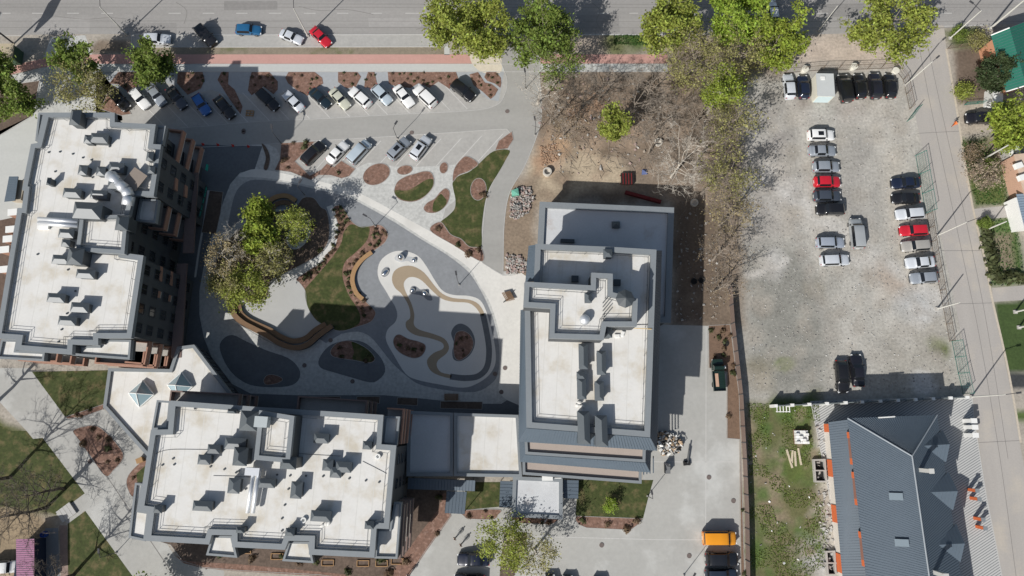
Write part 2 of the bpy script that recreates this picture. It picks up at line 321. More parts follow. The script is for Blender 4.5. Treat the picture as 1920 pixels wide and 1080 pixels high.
me = bpy.data.meshes.new('ground'); me.vertices.add(len(gv)); me.vertices.foreach_set('co', gv.ravel())
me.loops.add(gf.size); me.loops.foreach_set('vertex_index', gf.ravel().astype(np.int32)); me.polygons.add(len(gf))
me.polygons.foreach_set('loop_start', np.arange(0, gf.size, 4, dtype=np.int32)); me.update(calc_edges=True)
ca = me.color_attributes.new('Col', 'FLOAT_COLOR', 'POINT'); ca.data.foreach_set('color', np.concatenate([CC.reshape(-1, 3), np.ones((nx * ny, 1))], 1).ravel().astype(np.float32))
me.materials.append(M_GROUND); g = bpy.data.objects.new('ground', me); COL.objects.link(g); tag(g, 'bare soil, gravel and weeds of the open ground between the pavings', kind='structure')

# ------------------------------------------------------------------ roads, drives and pavements
road = patch('road', [(-400, -120), (2400, -120), (2400, 40), (1920, 44), (1770, 52), (1600, 62), (1500, 66), (245, 64), (160, 64), (-20, 66), (-400, 70)], 1, M_ROAD, label='wide grey asphalt road along the top')
for x0, x1 in [(316, 339), (380, 402), (443, 464), (504, 527), (570, 592), (632, 653), (696, 716), (760, 800), (1120, 1142), (1180, 1196), (1530, 1552), (1760, 1785), (190, 212), (126, 148), (60, 82), (5, 20)]:
    patch('lane_marking', [(x0, 24.2), (x1, 24.2), (x1, 25.6), (x0, 25.6)], 2, M_LINE, parent=road)
patch('edge_line', [(0, 66.5), (45, 66), (45, 67.3), (0, 67.8)], 2, M_LINE, parent=road)
patch('edge_line', [(1770, 48.5), (1850, 46.5), (1850, 47.8), (1770, 50)], 2, M_LINE, parent=road)
for px_, c_ in (([(420, 2), (520, 2), (520, 18), (420, 19)], .25), ([(690, 34), (790, 33), (790, 50), (692, 50)], .34), ([(1080, 28), (1160, 28), (1162, 60), (1082, 60)], .26), ([(60, 34), (170, 33), (168, 60), (62, 60)], .33), ([(1540, 8), (1620, 6), (1622, 30), (1542, 32)], .25), ([(250, 44), (330, 43), (332, 62), (252, 62)], .27), ([(880, 4), (990, 4), (990, 22), (882, 22)], .34)):
    patch('asphalt_patch', px_, 1.4, mat('asphalt_patch_%.2f' % c_, (c_, c_ * .96, c_ * .92), var=.12, scale=.6, fine=2), parent=road)
for cr_ in ([(100, 30), (160, 36), (210, 33), (260, 40)], [(560, 12), (600, 20), (650, 18), (700, 27)], [(780, 55), (830, 45), (860, 47)], [(1110, 5), (1125, 20), (1118, 40), (1130, 60)], [(1560, 40), (1610, 36), (1680, 42)], [(330, 4), (350, 20), (345, 45)]): strip('crack', cr_, 0.09, 2.2, M_SEAM, parent=road)
for yy in (8, 14, 40, 52): strip('tar_seam', [(-300, yy), (400, yy - .6), (1200, yy + .3), (2200, yy)], 0.07, 2, M_SEAM, parent=road)
patch('parking_bay', [(246, 65), (840, 64), (840, 88), (246, 89)], 2, M_PARK, kerb=M_KERB, label='paved lay-by along the road with five parked cars')
patch('verge', [(246, 90), (833, 89), (833, 102), (246, 102)], 1.5, mat('dry_verge', (0.24, 0.205, 0.155), var=0.3, scale=1.2, fine=6, col2=(0.15, 0.15, 0.08)), label='dry grass verge between lay-by and red path')
patch('footpath', [(833, 88), (843, 88), (843, 103), (833, 103)], 2, M_WALK)
patch('red_path', [(-30, 142), (20, 127), (45, 118), (85, 109), (125, 103), (190, 102), (1252, 102), (1252, 119), (190, 119.5), (120, 121), (70, 128), (20, 140), (-30, 158)], 2, M_RED, label='pink paved cycle path beside the road')
patch('sidewalk', [(190, 120), (1252, 119.5), (1252, 135), (190, 135)], 2, M_WALK, kerb=M_KERB, kh=0.02, kw=0.1, label='pale slab sidewalk below the pink path')
patch('sand_patch', [(885, 88), (930, 84), (938, 100), (940, 134), (915, 138), (895, 130), (882, 112)], 3, mat('sand', (0.60, 0.54, 0.44), var=0.15, scale=1.5), sm=True)
patch('driveway', [(-400, 150), (-30, 158), (20, 142), (75, 128), (95, 70), (160, 66), (172, 101), (190, 120), (215, 135), (230, 225), (60, 300), (-400, 300)], 1, M_PAVE, label='paved driveway at the top left corner')
patch('soil_bed', [(-200, 150), (2, 160), (40, 155), (76, 150), (70, 180), (62, 218), (38, 232), (0, 255), (-200, 330)], 2, M_SOIL, kerb=M_KERB)
patch('driveway', [(-400, 226), (-10, 250), (62, 216), (75, 210), (90, 240), (60, 400), (-400, 500)], 2, M_WALK)
patch('parking_lot', [(180, 135), (945, 135.5), (975, 180), (975, 260), (905, 430), (905, 520), (990, 520), (1005, 790), (330, 790), (330, 290), (180, 290)], 1, M_PARK, label='paved car park with angled bays')
patch('drive_lane', smooth([(300, 246), (390, 236), (480, 228), (620, 221), (760, 213), (880, 207), (930, 197), (946, 176), (950, 150), (940, 120), (930, 92), (990, 84), (1012, 88), (1012, 140), (1016, 200), (1012, 240), (985, 310), (956, 362), (946, 420), (944, 500), (943.5, 512), (941, 515), (925, 506), (907, 495), (903.5, 491), (903, 482), (903, 470), (906, 420), (915, 362), (945, 302), (958, 262), (952, 245), (935, 243), (830, 250), (700, 258), (560, 266), (480, 272), (300, 276)]), 2.5, M_LANE, kerb=M_KERB, kh=0.03, kw=0.1, label='asphalt drive curving through the car park')
patch('paving_field', [(190, 135.2), (945, 135.2), (935, 190), (915, 186), (880, 158), (860, 172), (843, 168), (822, 153), (790, 165), (760, 168), (720, 166), (680, 166), (640, 168), (606, 168), (577, 182), (550, 168), (520, 176), (494, 164), (470, 182), (440, 172), (455, 214), (420, 176), (395, 168), (352, 180), (330, 160), (290, 150), (264, 160), (240, 172), (210, 160)], 1.5, mat('bluish_pavers', (0.355, 0.37, 0.385), var=0.08, scale=0.5, fine=2), label='bluish paving between the sidewalk beds')
PL = patch('access_path', [(840, 66), (1250, 66), (1250, 64), (840, 63)], 2, M_KERB)
for x, y in [(875, 205), (842, 207), (805, 210), (767, 213), (726, 216), (692, 218), (655, 220), (618, 222), (580, 224), (542, 226), (505, 228), (465, 231), (428, 234), (392, 238), (352, 240), (312, 242)]:
    patch('bay_marking', [(x, y - 1), (x + 1.8, y - 1), (x - 49, y - 54), (x - 51, y - 54)], 2, M_LINE2, parent=PL)
for x, y in [(582, 328), (628, 316), (666, 316), (703, 316), (741, 311), (779, 312), (817, 311), (855, 307), (895, 303)]:
    patch('bay_marking', [(x, y), (x + 1.8, y), (x + 49, y - 52), (x + 47, y - 52)], 2, M_LINE2, parent=PL)

# courtyard: pale base, dark fields, white diagonal path
patch('courtyard_paving', smooth([(372, 272), (500, 270), (530, 300), (560, 330), (640, 330), (690, 305), (740, 312), (800, 312), (860, 308), (895, 305), (870, 360), (830, 410), (905, 500), (990, 522), (1000, 650), (1000, 785), (700, 785), (330, 785), (330, 600), (350, 400)], k=3), 2, M_PAVE, label='grey paved courtyard between the buildings')
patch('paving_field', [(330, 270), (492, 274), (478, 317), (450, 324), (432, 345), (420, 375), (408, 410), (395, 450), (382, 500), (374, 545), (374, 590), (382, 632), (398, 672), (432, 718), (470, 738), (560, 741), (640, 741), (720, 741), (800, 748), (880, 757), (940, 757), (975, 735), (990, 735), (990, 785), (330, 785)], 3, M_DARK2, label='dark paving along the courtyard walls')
patch('white_path', smooth([(446, 331), (470, 318), (500, 319), (540, 327), (600, 340), (660, 357), (700, 375), (760, 408), (800, 430), (880, 475), (943, 517), (990, 520), (1000, 640), (1000, 755), (962, 755), (936, 735), (938, 700), (940, 650), (930, 600), (915, 560), (895, 528), (880, 503), (840, 474), (790, 444), (740, 411), (690, 384), (650, 364), (600, 352), (540, 340), (490, 333)], k=3), 4, M_WPATH, label='broad cream path crossing the courtyard diagonally')
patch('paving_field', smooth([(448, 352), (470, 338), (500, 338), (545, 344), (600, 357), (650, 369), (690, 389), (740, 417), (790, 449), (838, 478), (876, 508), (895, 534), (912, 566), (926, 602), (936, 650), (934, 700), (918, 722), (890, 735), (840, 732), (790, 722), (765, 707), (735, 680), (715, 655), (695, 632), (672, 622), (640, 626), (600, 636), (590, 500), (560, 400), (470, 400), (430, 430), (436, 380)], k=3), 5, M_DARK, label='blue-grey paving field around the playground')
patch('paving_field', smooth([(500, 528), (535, 516), (556, 520), (573, 540), (575, 565), (585, 592), (606, 612), (618, 622), (590, 640), (560, 650), (520, 635), (480, 612), (450, 590), (446, 574), (480, 572), (503, 560)], k=3), 6, mat('plaza_pavers', (0.43, 0.43, 0.42), var=0.06, scale=0.5), label='small pale plaza inside the curved wooden steps')
patch('paving_field', smooth([(412, 652), (418, 636), (436, 628), (462, 640), (500, 657), (540, 671), (560, 690), (562, 708), (548, 722), (515, 726), (470, 722), (440, 704), (422, 680)], k=3), 6, M_DARK2, label='dark leaf-shaped paving field by the curved steps')
patch('paving_field', smooth([(597, 678), (606, 660), (622, 646), (650, 638), (680, 641), (702, 657), (718, 677), (722, 697), (710, 712), (694, 717), (660, 708), (622, 697), (602, 690)], k=3), 6, M_DARK2, label='dark pebble-shaped paving field under the lawn')
patch('playground', smooth([(708, 510), (712, 492), (724, 479), (742, 471), (765, 472), (785, 481), (800, 500), (815, 525), (830, 545), (850, 553), (880, 555), (900, 563), (911, 582), (920, 612), (928, 650), (929, 680), (918, 702), (895, 719), (868, 727), (825, 721), (782, 712), (760, 700), (738, 665), (724, 638), (727, 618), (741, 604), (745, 590), (741, 575), (733, 562), (722, 543), (712, 527)], k=4), 6, M_PLAY, label='cream playground surface with a tan winding stripe')
patch('winding_stripe', smooth([(735, 525), (739, 509), (753, 500), (773, 499), (795, 511), (815, 536), (830, 551), (850, 559), (880, 562), (898, 571), (908, 588), (903, 592), (893, 578), (878, 568), (850, 566), (828, 560), (808, 543), (792, 527), (778, 520), (765, 521), (757, 532), (761, 548), (771, 568), (777, 590), (776, 608), (786, 618), (812, 626), (833, 635), (842, 650), (837, 663), (822, 675), (819, 686), (827, 698), (846, 703), (842, 709), (816, 701), (804, 690), (801, 675), (813, 662), (829, 655), (832, 648), (826, 641), (805, 634), (778, 628), (763, 617), (761, 604), (769, 596), (768, 580), (762, 565), (752, 550), (741, 540)], k=3), 8, M_TAN, label='tan winding stripe of the playground')
strip('dark_stripe', [(905, 588), (912, 620), (917, 656), (913, 688), (897, 705), (872, 709), (844, 706)], 0.95, 8, M_DARK2, label='dark stripe round the playground edge')
strip('footpath', [(618, 386), (626, 412), (628, 440), (620, 464), (600, 485), (570, 503), (540, 519)], 1.05, 10, M_PALE, label='narrow pale footpath between bed and lawn')
patch('concrete_yard', [(1205, 608), (1328, 611), (1328, 690), (1362, 700), (1362, 822), (1386, 824), (1388, 1120), (740, 1120), (842, 972), (840, 905), (1205, 905)], 1, M_CONC, label='pale concrete yard south and east of the right building')
for s in [[(1324, 612), (1323, 1085)], [(900, 1003), (1240, 1012), (1388, 1012)], [(1385, 866), (1225, 866)]]: strip('yard_seam', s, 0.1, 2, M_LINE2, sm=False)
patch('street', [(1700, 40), (1770, 48), (1774, 90), (1780, 135), (1793, 200), (1806, 285), (1822, 390), (1842, 480), (1858, 560), (1880, 655), (1896, 735), (1912, 830), (1935, 960), (1960, 1120), (1885, 1120), (1872, 1040), (1850, 930), (1830, 790), (1815, 700), (1795, 590), (1772, 480), (1752, 380), (1728, 270), (1710, 190), (1695, 140), (1690, 100)], 2, M_STREET, label='pale concrete side street on the right')
for s in [[(1722, 80), (1745, 200), (1775, 340), (1805, 480), (1838, 640), (1875, 860), (1905, 1080)], [(1738, 80), (1768, 220), (1795, 340), (1825, 480), (1852, 620), (1890, 860)], [(1765, 470), (1842, 470)], [(1785, 570), (1860, 568)], [(1830, 830), (1912, 826)], [(1720, 250), (1800, 246)]]: strip('street_seam', s, 0.08, 3, M_SEAM)
strip('kerb_line', [(1774, 92), (1793, 200), (1806, 285), (1824, 390), (1845, 480), (1860, 560), (1882, 655), (1898, 735), (1914, 830)], 0.35, 4, mat('old_kerb', (0.5, 0.44, 0.36), var=0.2, scale=2))
patch('driveway', [(1824, 392), (1905, 384), (1910, 406), (1830, 412)], 1, M_STREET); patch('driveway', [(1860, 540), (1960, 532), (1960, 560), (1862, 566)], 1, M_STREET)
patch('tiled_forecourt', [(1519, 752), (1823, 742), (1828, 790), (1850, 930), (1872, 1040), (1885, 1110), (1575, 1110), (1560, 960), (1535, 830)], 1, M_STRIPE, kerb=M_KERB, kh=0.03, label='diagonally striped tile forecourt round the metal-roofed house')
strip('kerb_strip', [(391, 357), (384, 410), (373, 470), (366, 520)], 0.35, 5, M_PALE, sm=False, label='pale kerb strip along the foot of the left building')
# west paths and lawns
patch('pavement', [(-200, 690), (55, 690), (62, 697), (122, 782), (195, 768), (300, 860), (300, 1000), (330, 1045), (360, 1060), (420, 1070), (420, 1120), (262, 1120), (158, 957), (132, 985), (105, 965), (159, 925), (80, 821), (62, 823), (50, 808), (-60, 690)], 1, M_CONC, label='pale paved walkways west of the lower building')
strip('pavement_seam', [(140, 812), (205, 900), (330, 1085)], 0.12, 2, M_SEAM, sm=False)
patch('lawn', [(60, 697), (207, 694), (196, 758), (122, 781)], 2, M_LAWN, label='triangular lawn below the left building')
patch('lawn', [(160, 958), (252, 1085), (127, 1085), (127, 982)], 2, M_LAWN, label='lawn at the bottom left beside the brick strip')
patch('lawn', [(-120, 740), (20, 808), (50, 808), (62, 823), (80, 821), (159, 925), (105, 965), (70, 950), (-120, 950)], 2, M_LAWN, label='shaded lawn at the left edge under bare trees')
patch('brick_strip', [(111, 985), (126, 985), (128, 1085), (114, 1085)], 3, mat('old_brick_paving', (0.27, 0.2, 0.17), var=0.25, scale=1.5))
patch('concrete_strip', [(85, 990), (109, 990), (112, 1085), (86, 1085)], 3, mat('wet_concrete', (0.22, 0.23, 0.24), var=0.1))
patch('lawn', [(872, 904), (940, 904), (938, 950), (870, 956)], 4, M_LAWN, label='small square lawn between the metal canopies')
patch('lawn', [(1084, 900), (1225, 900), (1215, 935), (1205, 975), (1079, 968)], 4, M_LAWN, label='lawn south of the right building')
LAWN2 = [(658, 421), (675, 425), (692, 425), (692, 440), (685, 455), (665, 475), (648, 490), (642, 510), (645, 530), (655, 555), (668, 575), (676, 595), (668, 611), (635, 620), (600, 605), (585, 590), (575, 570), (572, 545), (578, 535), (600, 510), (625, 480), (640, 455), (645, 435)]
LAWN1 = [(955, 282), (948, 300), (934, 325), (919, 350), (911, 372), (906, 400), (903, 430), (902, 465), (880, 462), (865, 448), (845, 439), (837, 427), (826, 417), (840, 405), (852, 392), (854, 375), (850, 355), (849, 342), (860, 330), (880, 322), (897, 308), (925, 284)]
# ------------------------------------------------------------------ beds, lawns of the courtyard and their shrubs
def pip(x, y, P):
    r = False
    for i in range(len(P)):
        (x0, y0), (x1, y1) = P[i], P[(i + 1) % len(P)]
        if (y0 > y) != (y1 > y) and x < (x1 - x0) * (y - y0) / (y1 - y0) + x0: r = not r
    return r
def leaf_cloud(b, pts, size, sd, flat=0.6, mi=0):
    """one small leaf quad at each point"""
    r = np.random.default_rng(sd); n = len(pts); pts = np.asarray(pts, float)
    d = r.normal(size=(n, 3)); d[:, 2] = np.abs(d[:, 2]) + flat; d /= np.linalg.norm(d, axis=1)[:, None]
    a = np.cross(d, r.normal(size=(n, 3))); a /= np.linalg.norm(a, axis=1)[:, None] + 1e-9; c = np.cross(d, a)
    s = size * r.uniform(0.45, 1.6, (n, 1)); a *= s; c *= s * 0.62
    q = np.stack([pts - a, pts - c * 0.9, pts + a, pts + c * 0.9], 1); return q
def quads_obj(name, Q, m, parent=None, mats=None):
    Q = Q.reshape(-1, 3); n = len(Q) // 4; me = bpy.data.meshes.new(name); me.vertices.add(len(Q)); me.vertices.foreach_set('co', Q.astype(np.float32).ravel())
    me.loops.add(4 * n); me.loops.foreach_set('vertex_index', np.arange(4 * n, dtype=np.int32)); me.polygons.add(n)
    me.polygons.foreach_set('loop_start', np.arange(0, 4 * n, 4, dtype=np.int32)); me.update(calc_edges=True); me.materials.append(m)
    o = bpy.data.objects.new(name, me); COL.objects.link(o)
    if parent is not None: o.parent = parent
    return o
L_SHRUB = leaf_mat('shrub_leaf', (0.085, 0.095, 0.04)); L_DRY = leaf_mat('shrub_leaf_dry', (0.16, 0.11, 0.07)); L_HEDGE = leaf_mat('hedge_leaf', (0.09, 0.14, 0.035))
SHM = []
for k in range(4):
    r = np.random.default_rng(k); n = 70; p = r.normal(size=(n, 3)) * (0.16, 0.16, 0.1); p[:, 2] = np.abs(p[:, 2]) + 0.08
    o = quads_obj('shrub', leaf_cloud(None, p, 0.11, k), L_SHRUB if k < 2 else L_DRY); SHM.append(o.data); bpy.data.objects.remove(o)
NSH = 0
def shrubs(px, n, label, group, smin=9.0, s=1.0, seed=0):
    r = random.Random(seed); xs = [p[0] for p in px]; ys = [p[1] for p in px]; got = []
    for _ in range(n * 60):
        x, y = r.uniform(min(xs), max(xs)), r.uniform(min(ys), max(ys))
        if pip(x, y, px) and all(math.hypot(x - a, y - b) > smin for a, b in got):
            if min(math.hypot(x - a, y - b) for a, b in px) < 3: continue
            got.append((x, y))
            o = bpy.data.objects.new('shrub', r.choice(SHM)); COL.objects.link(o); w = W(x, y); o.location = (w.x, w.y, 0.04)
            o.rotation_euler.z = r.uniform(0, 6.28); k = s * r.uniform(0.7, 1.35); o.scale = (k, k, k); tag(o, label, 'shrub', group)
            if len(got) >= n: break
NB = 7
def bed(px, m=None, sm=True, kerb=True, n=0, where=None, lvl=9, name='flower_bed', s=1.0, seed=0, label=None, smin=9.0):
    m = m or M_MULCH; o = patch(name, px, lvl, m, sm=sm, kerb=mat('bed_edging', (0.34, 0.33, 0.315), var=0.08, fine=3) if kerb else None, kh=0.02, kw=0.07, label=label)
    if n: shrubs(px, n, 'small low shrub planted in ' + where, 'shrubs in ' + where, seed=seed, s=s, smin=smin)
    return o
NBED = [
 [(205, 157), (222, 135.3), (258, 135.3), (264, 158), (240, 172), (222, 158)],
 [(334, 135.3), (380, 135.3), (384, 150), (377, 166), (352, 178), (332, 156)],
 [(408, 150), (415, 135.3), (429, 135.3), (428, 158), (440, 168), (455, 200), (451, 214), (430, 185)],
 [(472, 135.3), (505, 135.3), (521, 153), (521, 168), (513, 177), (494, 162), (472, 179), (465, 170), (468, 150)],
 [(541, 135.3), (590, 135.3), (604, 146), (606, 157), (590, 166), (577, 180), (558, 170), (540, 156), (535, 146)],
 [(634, 135.3), (670, 135.3), (677, 144), (672, 153), (667, 163), (650, 166), (634, 154)],
 [(690, 135.3), (702, 135.3), (705, 148), (707, 158), (697, 165), (683, 164), (684, 154)],
 [(727, 135.3), (855, 135.3), (860, 150), (843, 167), (822, 153), (805, 165), (785, 156), (770, 165), (745, 163), (729, 157)],
 [(880, 140), (896, 135.3), (903, 146), (909, 155), (922, 158), (934, 168), (928, 179), (920, 186), (905, 172), (888, 160)],
 [(912, 135.3), (930, 135.3), (939, 146), (940, 156), (938, 165), (928, 157), (914, 152), (908, 145)]]
for i, p in enumerate(NBED): bed(p, n=(16 if i == 7 else 7 if i in (1, 3, 4, 8) else 4), where='the mulch beds along the pale sidewalk', seed=i, sm=False, kerb=False, s=.75, smin=8)
bed([(188, 205), (205, 168), (232, 190), (247, 214), (228, 217)], sm=False)
bed([(527, 268), (592, 265), (572, 285), (554, 303), (581, 329), (602, 318), (613, 306), (626, 313), (640, 301), (667, 317), (655, 331), (640, 335), (620, 329), (598, 329), (583, 338), (545, 323), (515, 319), (525, 298)], n=6, where='the mulch bed at the lower parking bays', seed=21, sm=False, s=1.3)
bed([(490, 269), (500, 276), (507, 296), (502, 318), (494, 316), (498, 295)], M_SOIL, seed=3)
def ell(cx, cy, rx, ry, rot=0, n=18):
    return [(cx + rx * math.cos(t) * math.cos(rot) - ry * math.sin(t) * math.sin(rot), cy + rx * math.cos(t) * math.sin(rot) + ry * math.sin(t) * math.cos(rot)) for t in [2 * math.pi * i / n for i in range(n)]]
bed(ell(706, 327, 27, 19, -0.45), label='large oval mulch bed by the white-path junction')
bed(ell(759, 319, 15, 9, -0.2), label='small oval mulch bed below the parked SUVs'); bed(ell(832, 315, 8, 11, 0.2), label='tiny oval mulch bed near the car park')
O3 = [(739, 356), (745, 341), (760, 331), (780, 325), (795, 321), (808, 323), (814, 336), (812, 351), (800, 366), (785, 376), (768, 379), (750, 375), (741, 366)]
bed(O3, label='leaf-shaped bed half mulch half grass'); patch('lawn', [(741, 357), (765, 357), (785, 346), (800, 337), (812, 337), (811, 350), (799, 365), (784, 374), (768, 377), (751, 373), (742, 365)], 10, M_LAWN, sm=True, label='grass half of the leaf-shaped bed')
bed([(794, 390), (801, 380), (815, 372), (825, 360), (835, 353), (843, 359), (843, 371), (837, 385), (825, 396), (812, 400), (799, 398)]); patch('lawn', [(812, 397), (812, 385), (815, 376), (826, 364), (833, 370), (838, 378), (832, 389), (823, 396)], 10, M_LAWN, sm=True)
patch('lawn', LAWN1, 8, M_LAWN, sm=True, label='long lawn inside the curve of the drive')
bed([(897, 307), (876, 293), (863, 300), (851, 318), (849, 341), (860, 329), (880, 321)], lvl=10, label='mulch wedge at the top of the long lawn')
bed([(826, 416), (806, 432), (850, 460), (903, 491), (903, 466), (880, 462), (865, 448), (845, 439)], n=4, where='the mulch wedge beside the cream path', seed=5, s=1.5, lvl=10, smin=14)
bed(ell(897, 355, 15, 21, 0.1), n=1, where='the round mulch bed in the long lawn', lvl=10, s=1.4); bed([(935, 264), (960, 246), (963, 262), (952, 279), (928, 282)], sm=False, lvl=10)
ISL = [(624, 391), (632, 385), (643, 388), (650, 400), (660, 415), (675, 425), (692, 424), (710, 421), (722, 428), (728, 441), (722, 455), (708, 466), (690, 480), (675, 496), (668, 511), (667, 530), (675, 554), (690, 569), (703, 582), (704, 591), (695, 604), (670, 613), (636, 621), (600, 606), (585, 591), (575, 571), (572, 546), (562, 531), (556, 523), (580, 506), (605, 490), (623, 465), (631, 440), (633, 420), (627, 402)]
bed(ISL, n=0, label='mulch border of the courtyard lawn'); patch('lawn', LAWN2, 10, M_LAWN, sm=True, label='courtyard lawn between footpath and curved bench')
shrubs([(624, 391), (643, 388), (655, 412), (640, 440), (622, 478), (598, 508), (575, 528), (562, 526), (605, 490), (628, 455), (633, 420)], 30, 'small low shrub planted in the mulch border west of the courtyard lawn', 'shrubs in the courtyard lawn border', seed=8, smin=6.5)
shrubs([(700, 423), (722, 430), (727, 441), (706, 462), (672, 492), (662, 512), (662, 530), (690, 572), (702, 588), (690, 602), (672, 580), (648, 530), (648, 500), (690, 460)], 34, 'small low shrub planted in the mulch border east of the courtyard lawn', 'shrubs in the courtyard lawn border', seed=9, smin=6.5)
bed([(555, 386), (568, 371), (588, 371), (602, 388), (613, 396), (618, 425), (615, 455), (598, 478), (565, 497), (535, 512), (508, 528), (502, 556), (480, 568), (452, 563), (422, 545), (407, 520), (407, 482), (428, 452), (446, 432), (470, 418), (500, 400), (530, 395)], M_SOIL, n=14, where='the dark soil bed under the courtyard trees', seed=10, smin=10, label='dark soil bed under the courtyard trees')
patch('stone_oval', ell(560, 440, 20, 30, 0.5), 11, M_PAVE, label='oval paved spot under the courtyard trees'); patch('tree_pit', ell(552, 450, 9, 9), 12, M_SOIL)
bed([(393, 357), (419, 360), (414, 400), (405, 440), (378, 436)], M_SOIL, sm=False, label='dark soil bed below the teal lettering'); bed([(349, 565), (357, 565), (355, 582), (347, 580)], M_SOIL, sm=False)
bed([(737, 641), (741, 630), (750, 627), (766, 635), (785, 640), (797, 646), (798, 656), (790, 668), (775, 672), (755, 665), (742, 654)], n=4, where='the kidney-shaped playground beds', seed=11, label='kidney-shaped mulch bed west of the tan stripe')
patch('paving_field', [(846, 625), (853, 611), (866, 607), (881, 616), (890, 634), (889, 651), (880, 667), (864, 677), (851, 674), (848, 660), (851, 643)], 8, M_DARK2, sm=True)
bed([(851, 640), (855, 624), (868, 620), (882, 628), (888, 642), (885, 656), (876, 668), (862, 676), (853, 671), (850, 658)], n=5, where='the kidney-shaped playground beds', seed=12, label='kidney-shaped mulch bed inside the grey playground field')
bed([(620, 656), (634, 642), (658, 639), (685, 651), (700, 665), (703, 675), (692, 681), (664, 676), (636, 672), (622, 667)], n=5, where='the bed in the dark pebble-shaped field', seed=13); patch('lawn', [(660, 641), (684, 651), (699, 665), (702, 674), (691, 679), (662, 674), (664, 660)], 10, M_LAWN, sm=True)
bed([(494, 714), (500, 704), (512, 702), (527, 707), (530, 713), (520, 719), (500, 722)], M_MULCH)
for p in ([(571, 743), (639, 743), (638, 752), (571, 750)], [(669, 743), (713, 743), (712, 757), (668, 755)], [(745, 745), (784, 746), (783, 761), (744, 759)], [(826, 752), (905, 753), (904, 768), (825, 766)]): bed(p, M_SOIL, sm=False)
bed([(122, 782), (196, 757), (194, 768), (160, 780), (128, 786)], sm=False, n=3, where='the mulch strip under the triangular lawn', seed=14)
bed([(137, 808), (155, 800), (180, 798), (200, 811), (222, 835), (232, 852), (228, 866), (214, 881), (198, 893), (170, 856), (147, 824)], n=7, where='the teardrop bed on the west walkway', seed=15, smin=12, s=1.3, label='teardrop mulch bed on the west walkway')
bed([(262, 868), (275, 862), (275, 925), (250, 932), (240, 918), (237, 902), (244, 886)], n=2, where='the bed at the west corner of the lower building', seed=16, s=1.4); patch('lawn', [(256, 888), (274, 872), (274, 905), (258, 906)], 10, M_LAWN)
bed([(250, 1000), (320, 1022), (342, 1052), (380, 1064), (450, 1070), (600, 1078), (690, 1090), (760, 1090), (800, 1030), (845, 968), (838, 930), (838, 900), (760, 900), (740, 1000)], M_SOIL, sm=False, n=16, where='the soil strip south of the lower building', seed=17, s=1.7, smin=22, label='soil strip along the south side of the lower building')
bed([(330, 1042), (350, 1052), (450, 1058), (560, 1068), (640, 1076), (700, 1088), (600, 1080), (450, 1071), (380, 1065), (345, 1056)], lvl=10, sm=False, kerb=False); bed([(838, 925), (846, 968), (800, 1032), (762, 1088), (725, 1088), (780, 1010), (822, 955), (830, 925)], lvl=10, sm=False, kerb=False, label='reddish mulch edge along the diagonal path')
bed([(866, 957), (936, 955), (934, 966), (924, 974), (880, 973), (870, 968)], n=3, where='the mulch strip below the small square lawn', seed=18, lvl=6, smin=12); bed([(963, 970), (1042, 972), (1040, 980), (1028, 983), (976, 981), (966, 977)], n=3, where='the mulch strip at the flat entrance canopy', seed=19, lvl=6, smin=12)
bed([(1079, 967), (1206, 972), (1195, 985), (1182, 994), (1100, 990), (1085, 984), (1079, 976)], n=4, where='the mulch strip below the south lawn', seed=20, lvl=6, sm=False, smin=22, s=1.6)
bed([(944, 998), (988, 998), (986, 1030), (960, 1090), (935, 1090)], M_SOIL, lvl=6, sm=False)
bed([(1328, 610), (1369, 608), (1386, 740), (1397, 1100), (1389, 1100), (1387, 824), (1363, 822), (1363, 698), (1329, 690)], mat('brown_bed', (0.175, 0.115, 0.08), var=0.3, scale=1.2, fine=6, bump=0.5), sm=False, lvl=4, n=14, where='the brown strip along the metal fence', seed=22, smin=11, s=1.2, label='brown soil strip along the metal fence')

# ------------------------------------------------------------------ trees
BARK = mat('grey_bark', (0.27, 0.23, 0.19), var=0.25, scale=3, fine=14); BARK_P = mat('pale_bark', (0.5, 0.46, 0.40), var=0.25, scale=3, fine=14); BARK_D = mat('dark_bark', (0.10, 0.085, 0.07), var=0.25, scale=3, fine=14)
def tube_np(P, Q, R0, R1, n):
    d = Q - P; L = np.linalg.norm(d, axis=1)[:, None]; d = d / np.maximum(L, 1e-6)
    ref = np.where(np.abs(d[:, 2:3]) > 0.9, np.array([[1., 0, 0]]), np.array([[0, 0, 1.]])); a = np.cross(d, ref); a /= np.linalg.norm(a, axis=1)[:, None]; b = np.cross(d, a); out = []
    for i in range(n):
        t0, t1 = 2 * np.pi * i / n, 2 * np.pi * (i + 1) / n
        c0, c1 = a * np.cos(t0) + b * np.sin(t0), a * np.cos(t1) + b * np.sin(t1)
        out.append(np.stack([P + c0 * R0[:, None], P + c1 * R0[:, None], Q + c1 * R1[:, None], Q + c0 * R1[:, None]], 1))
    return np.concatenate(out)
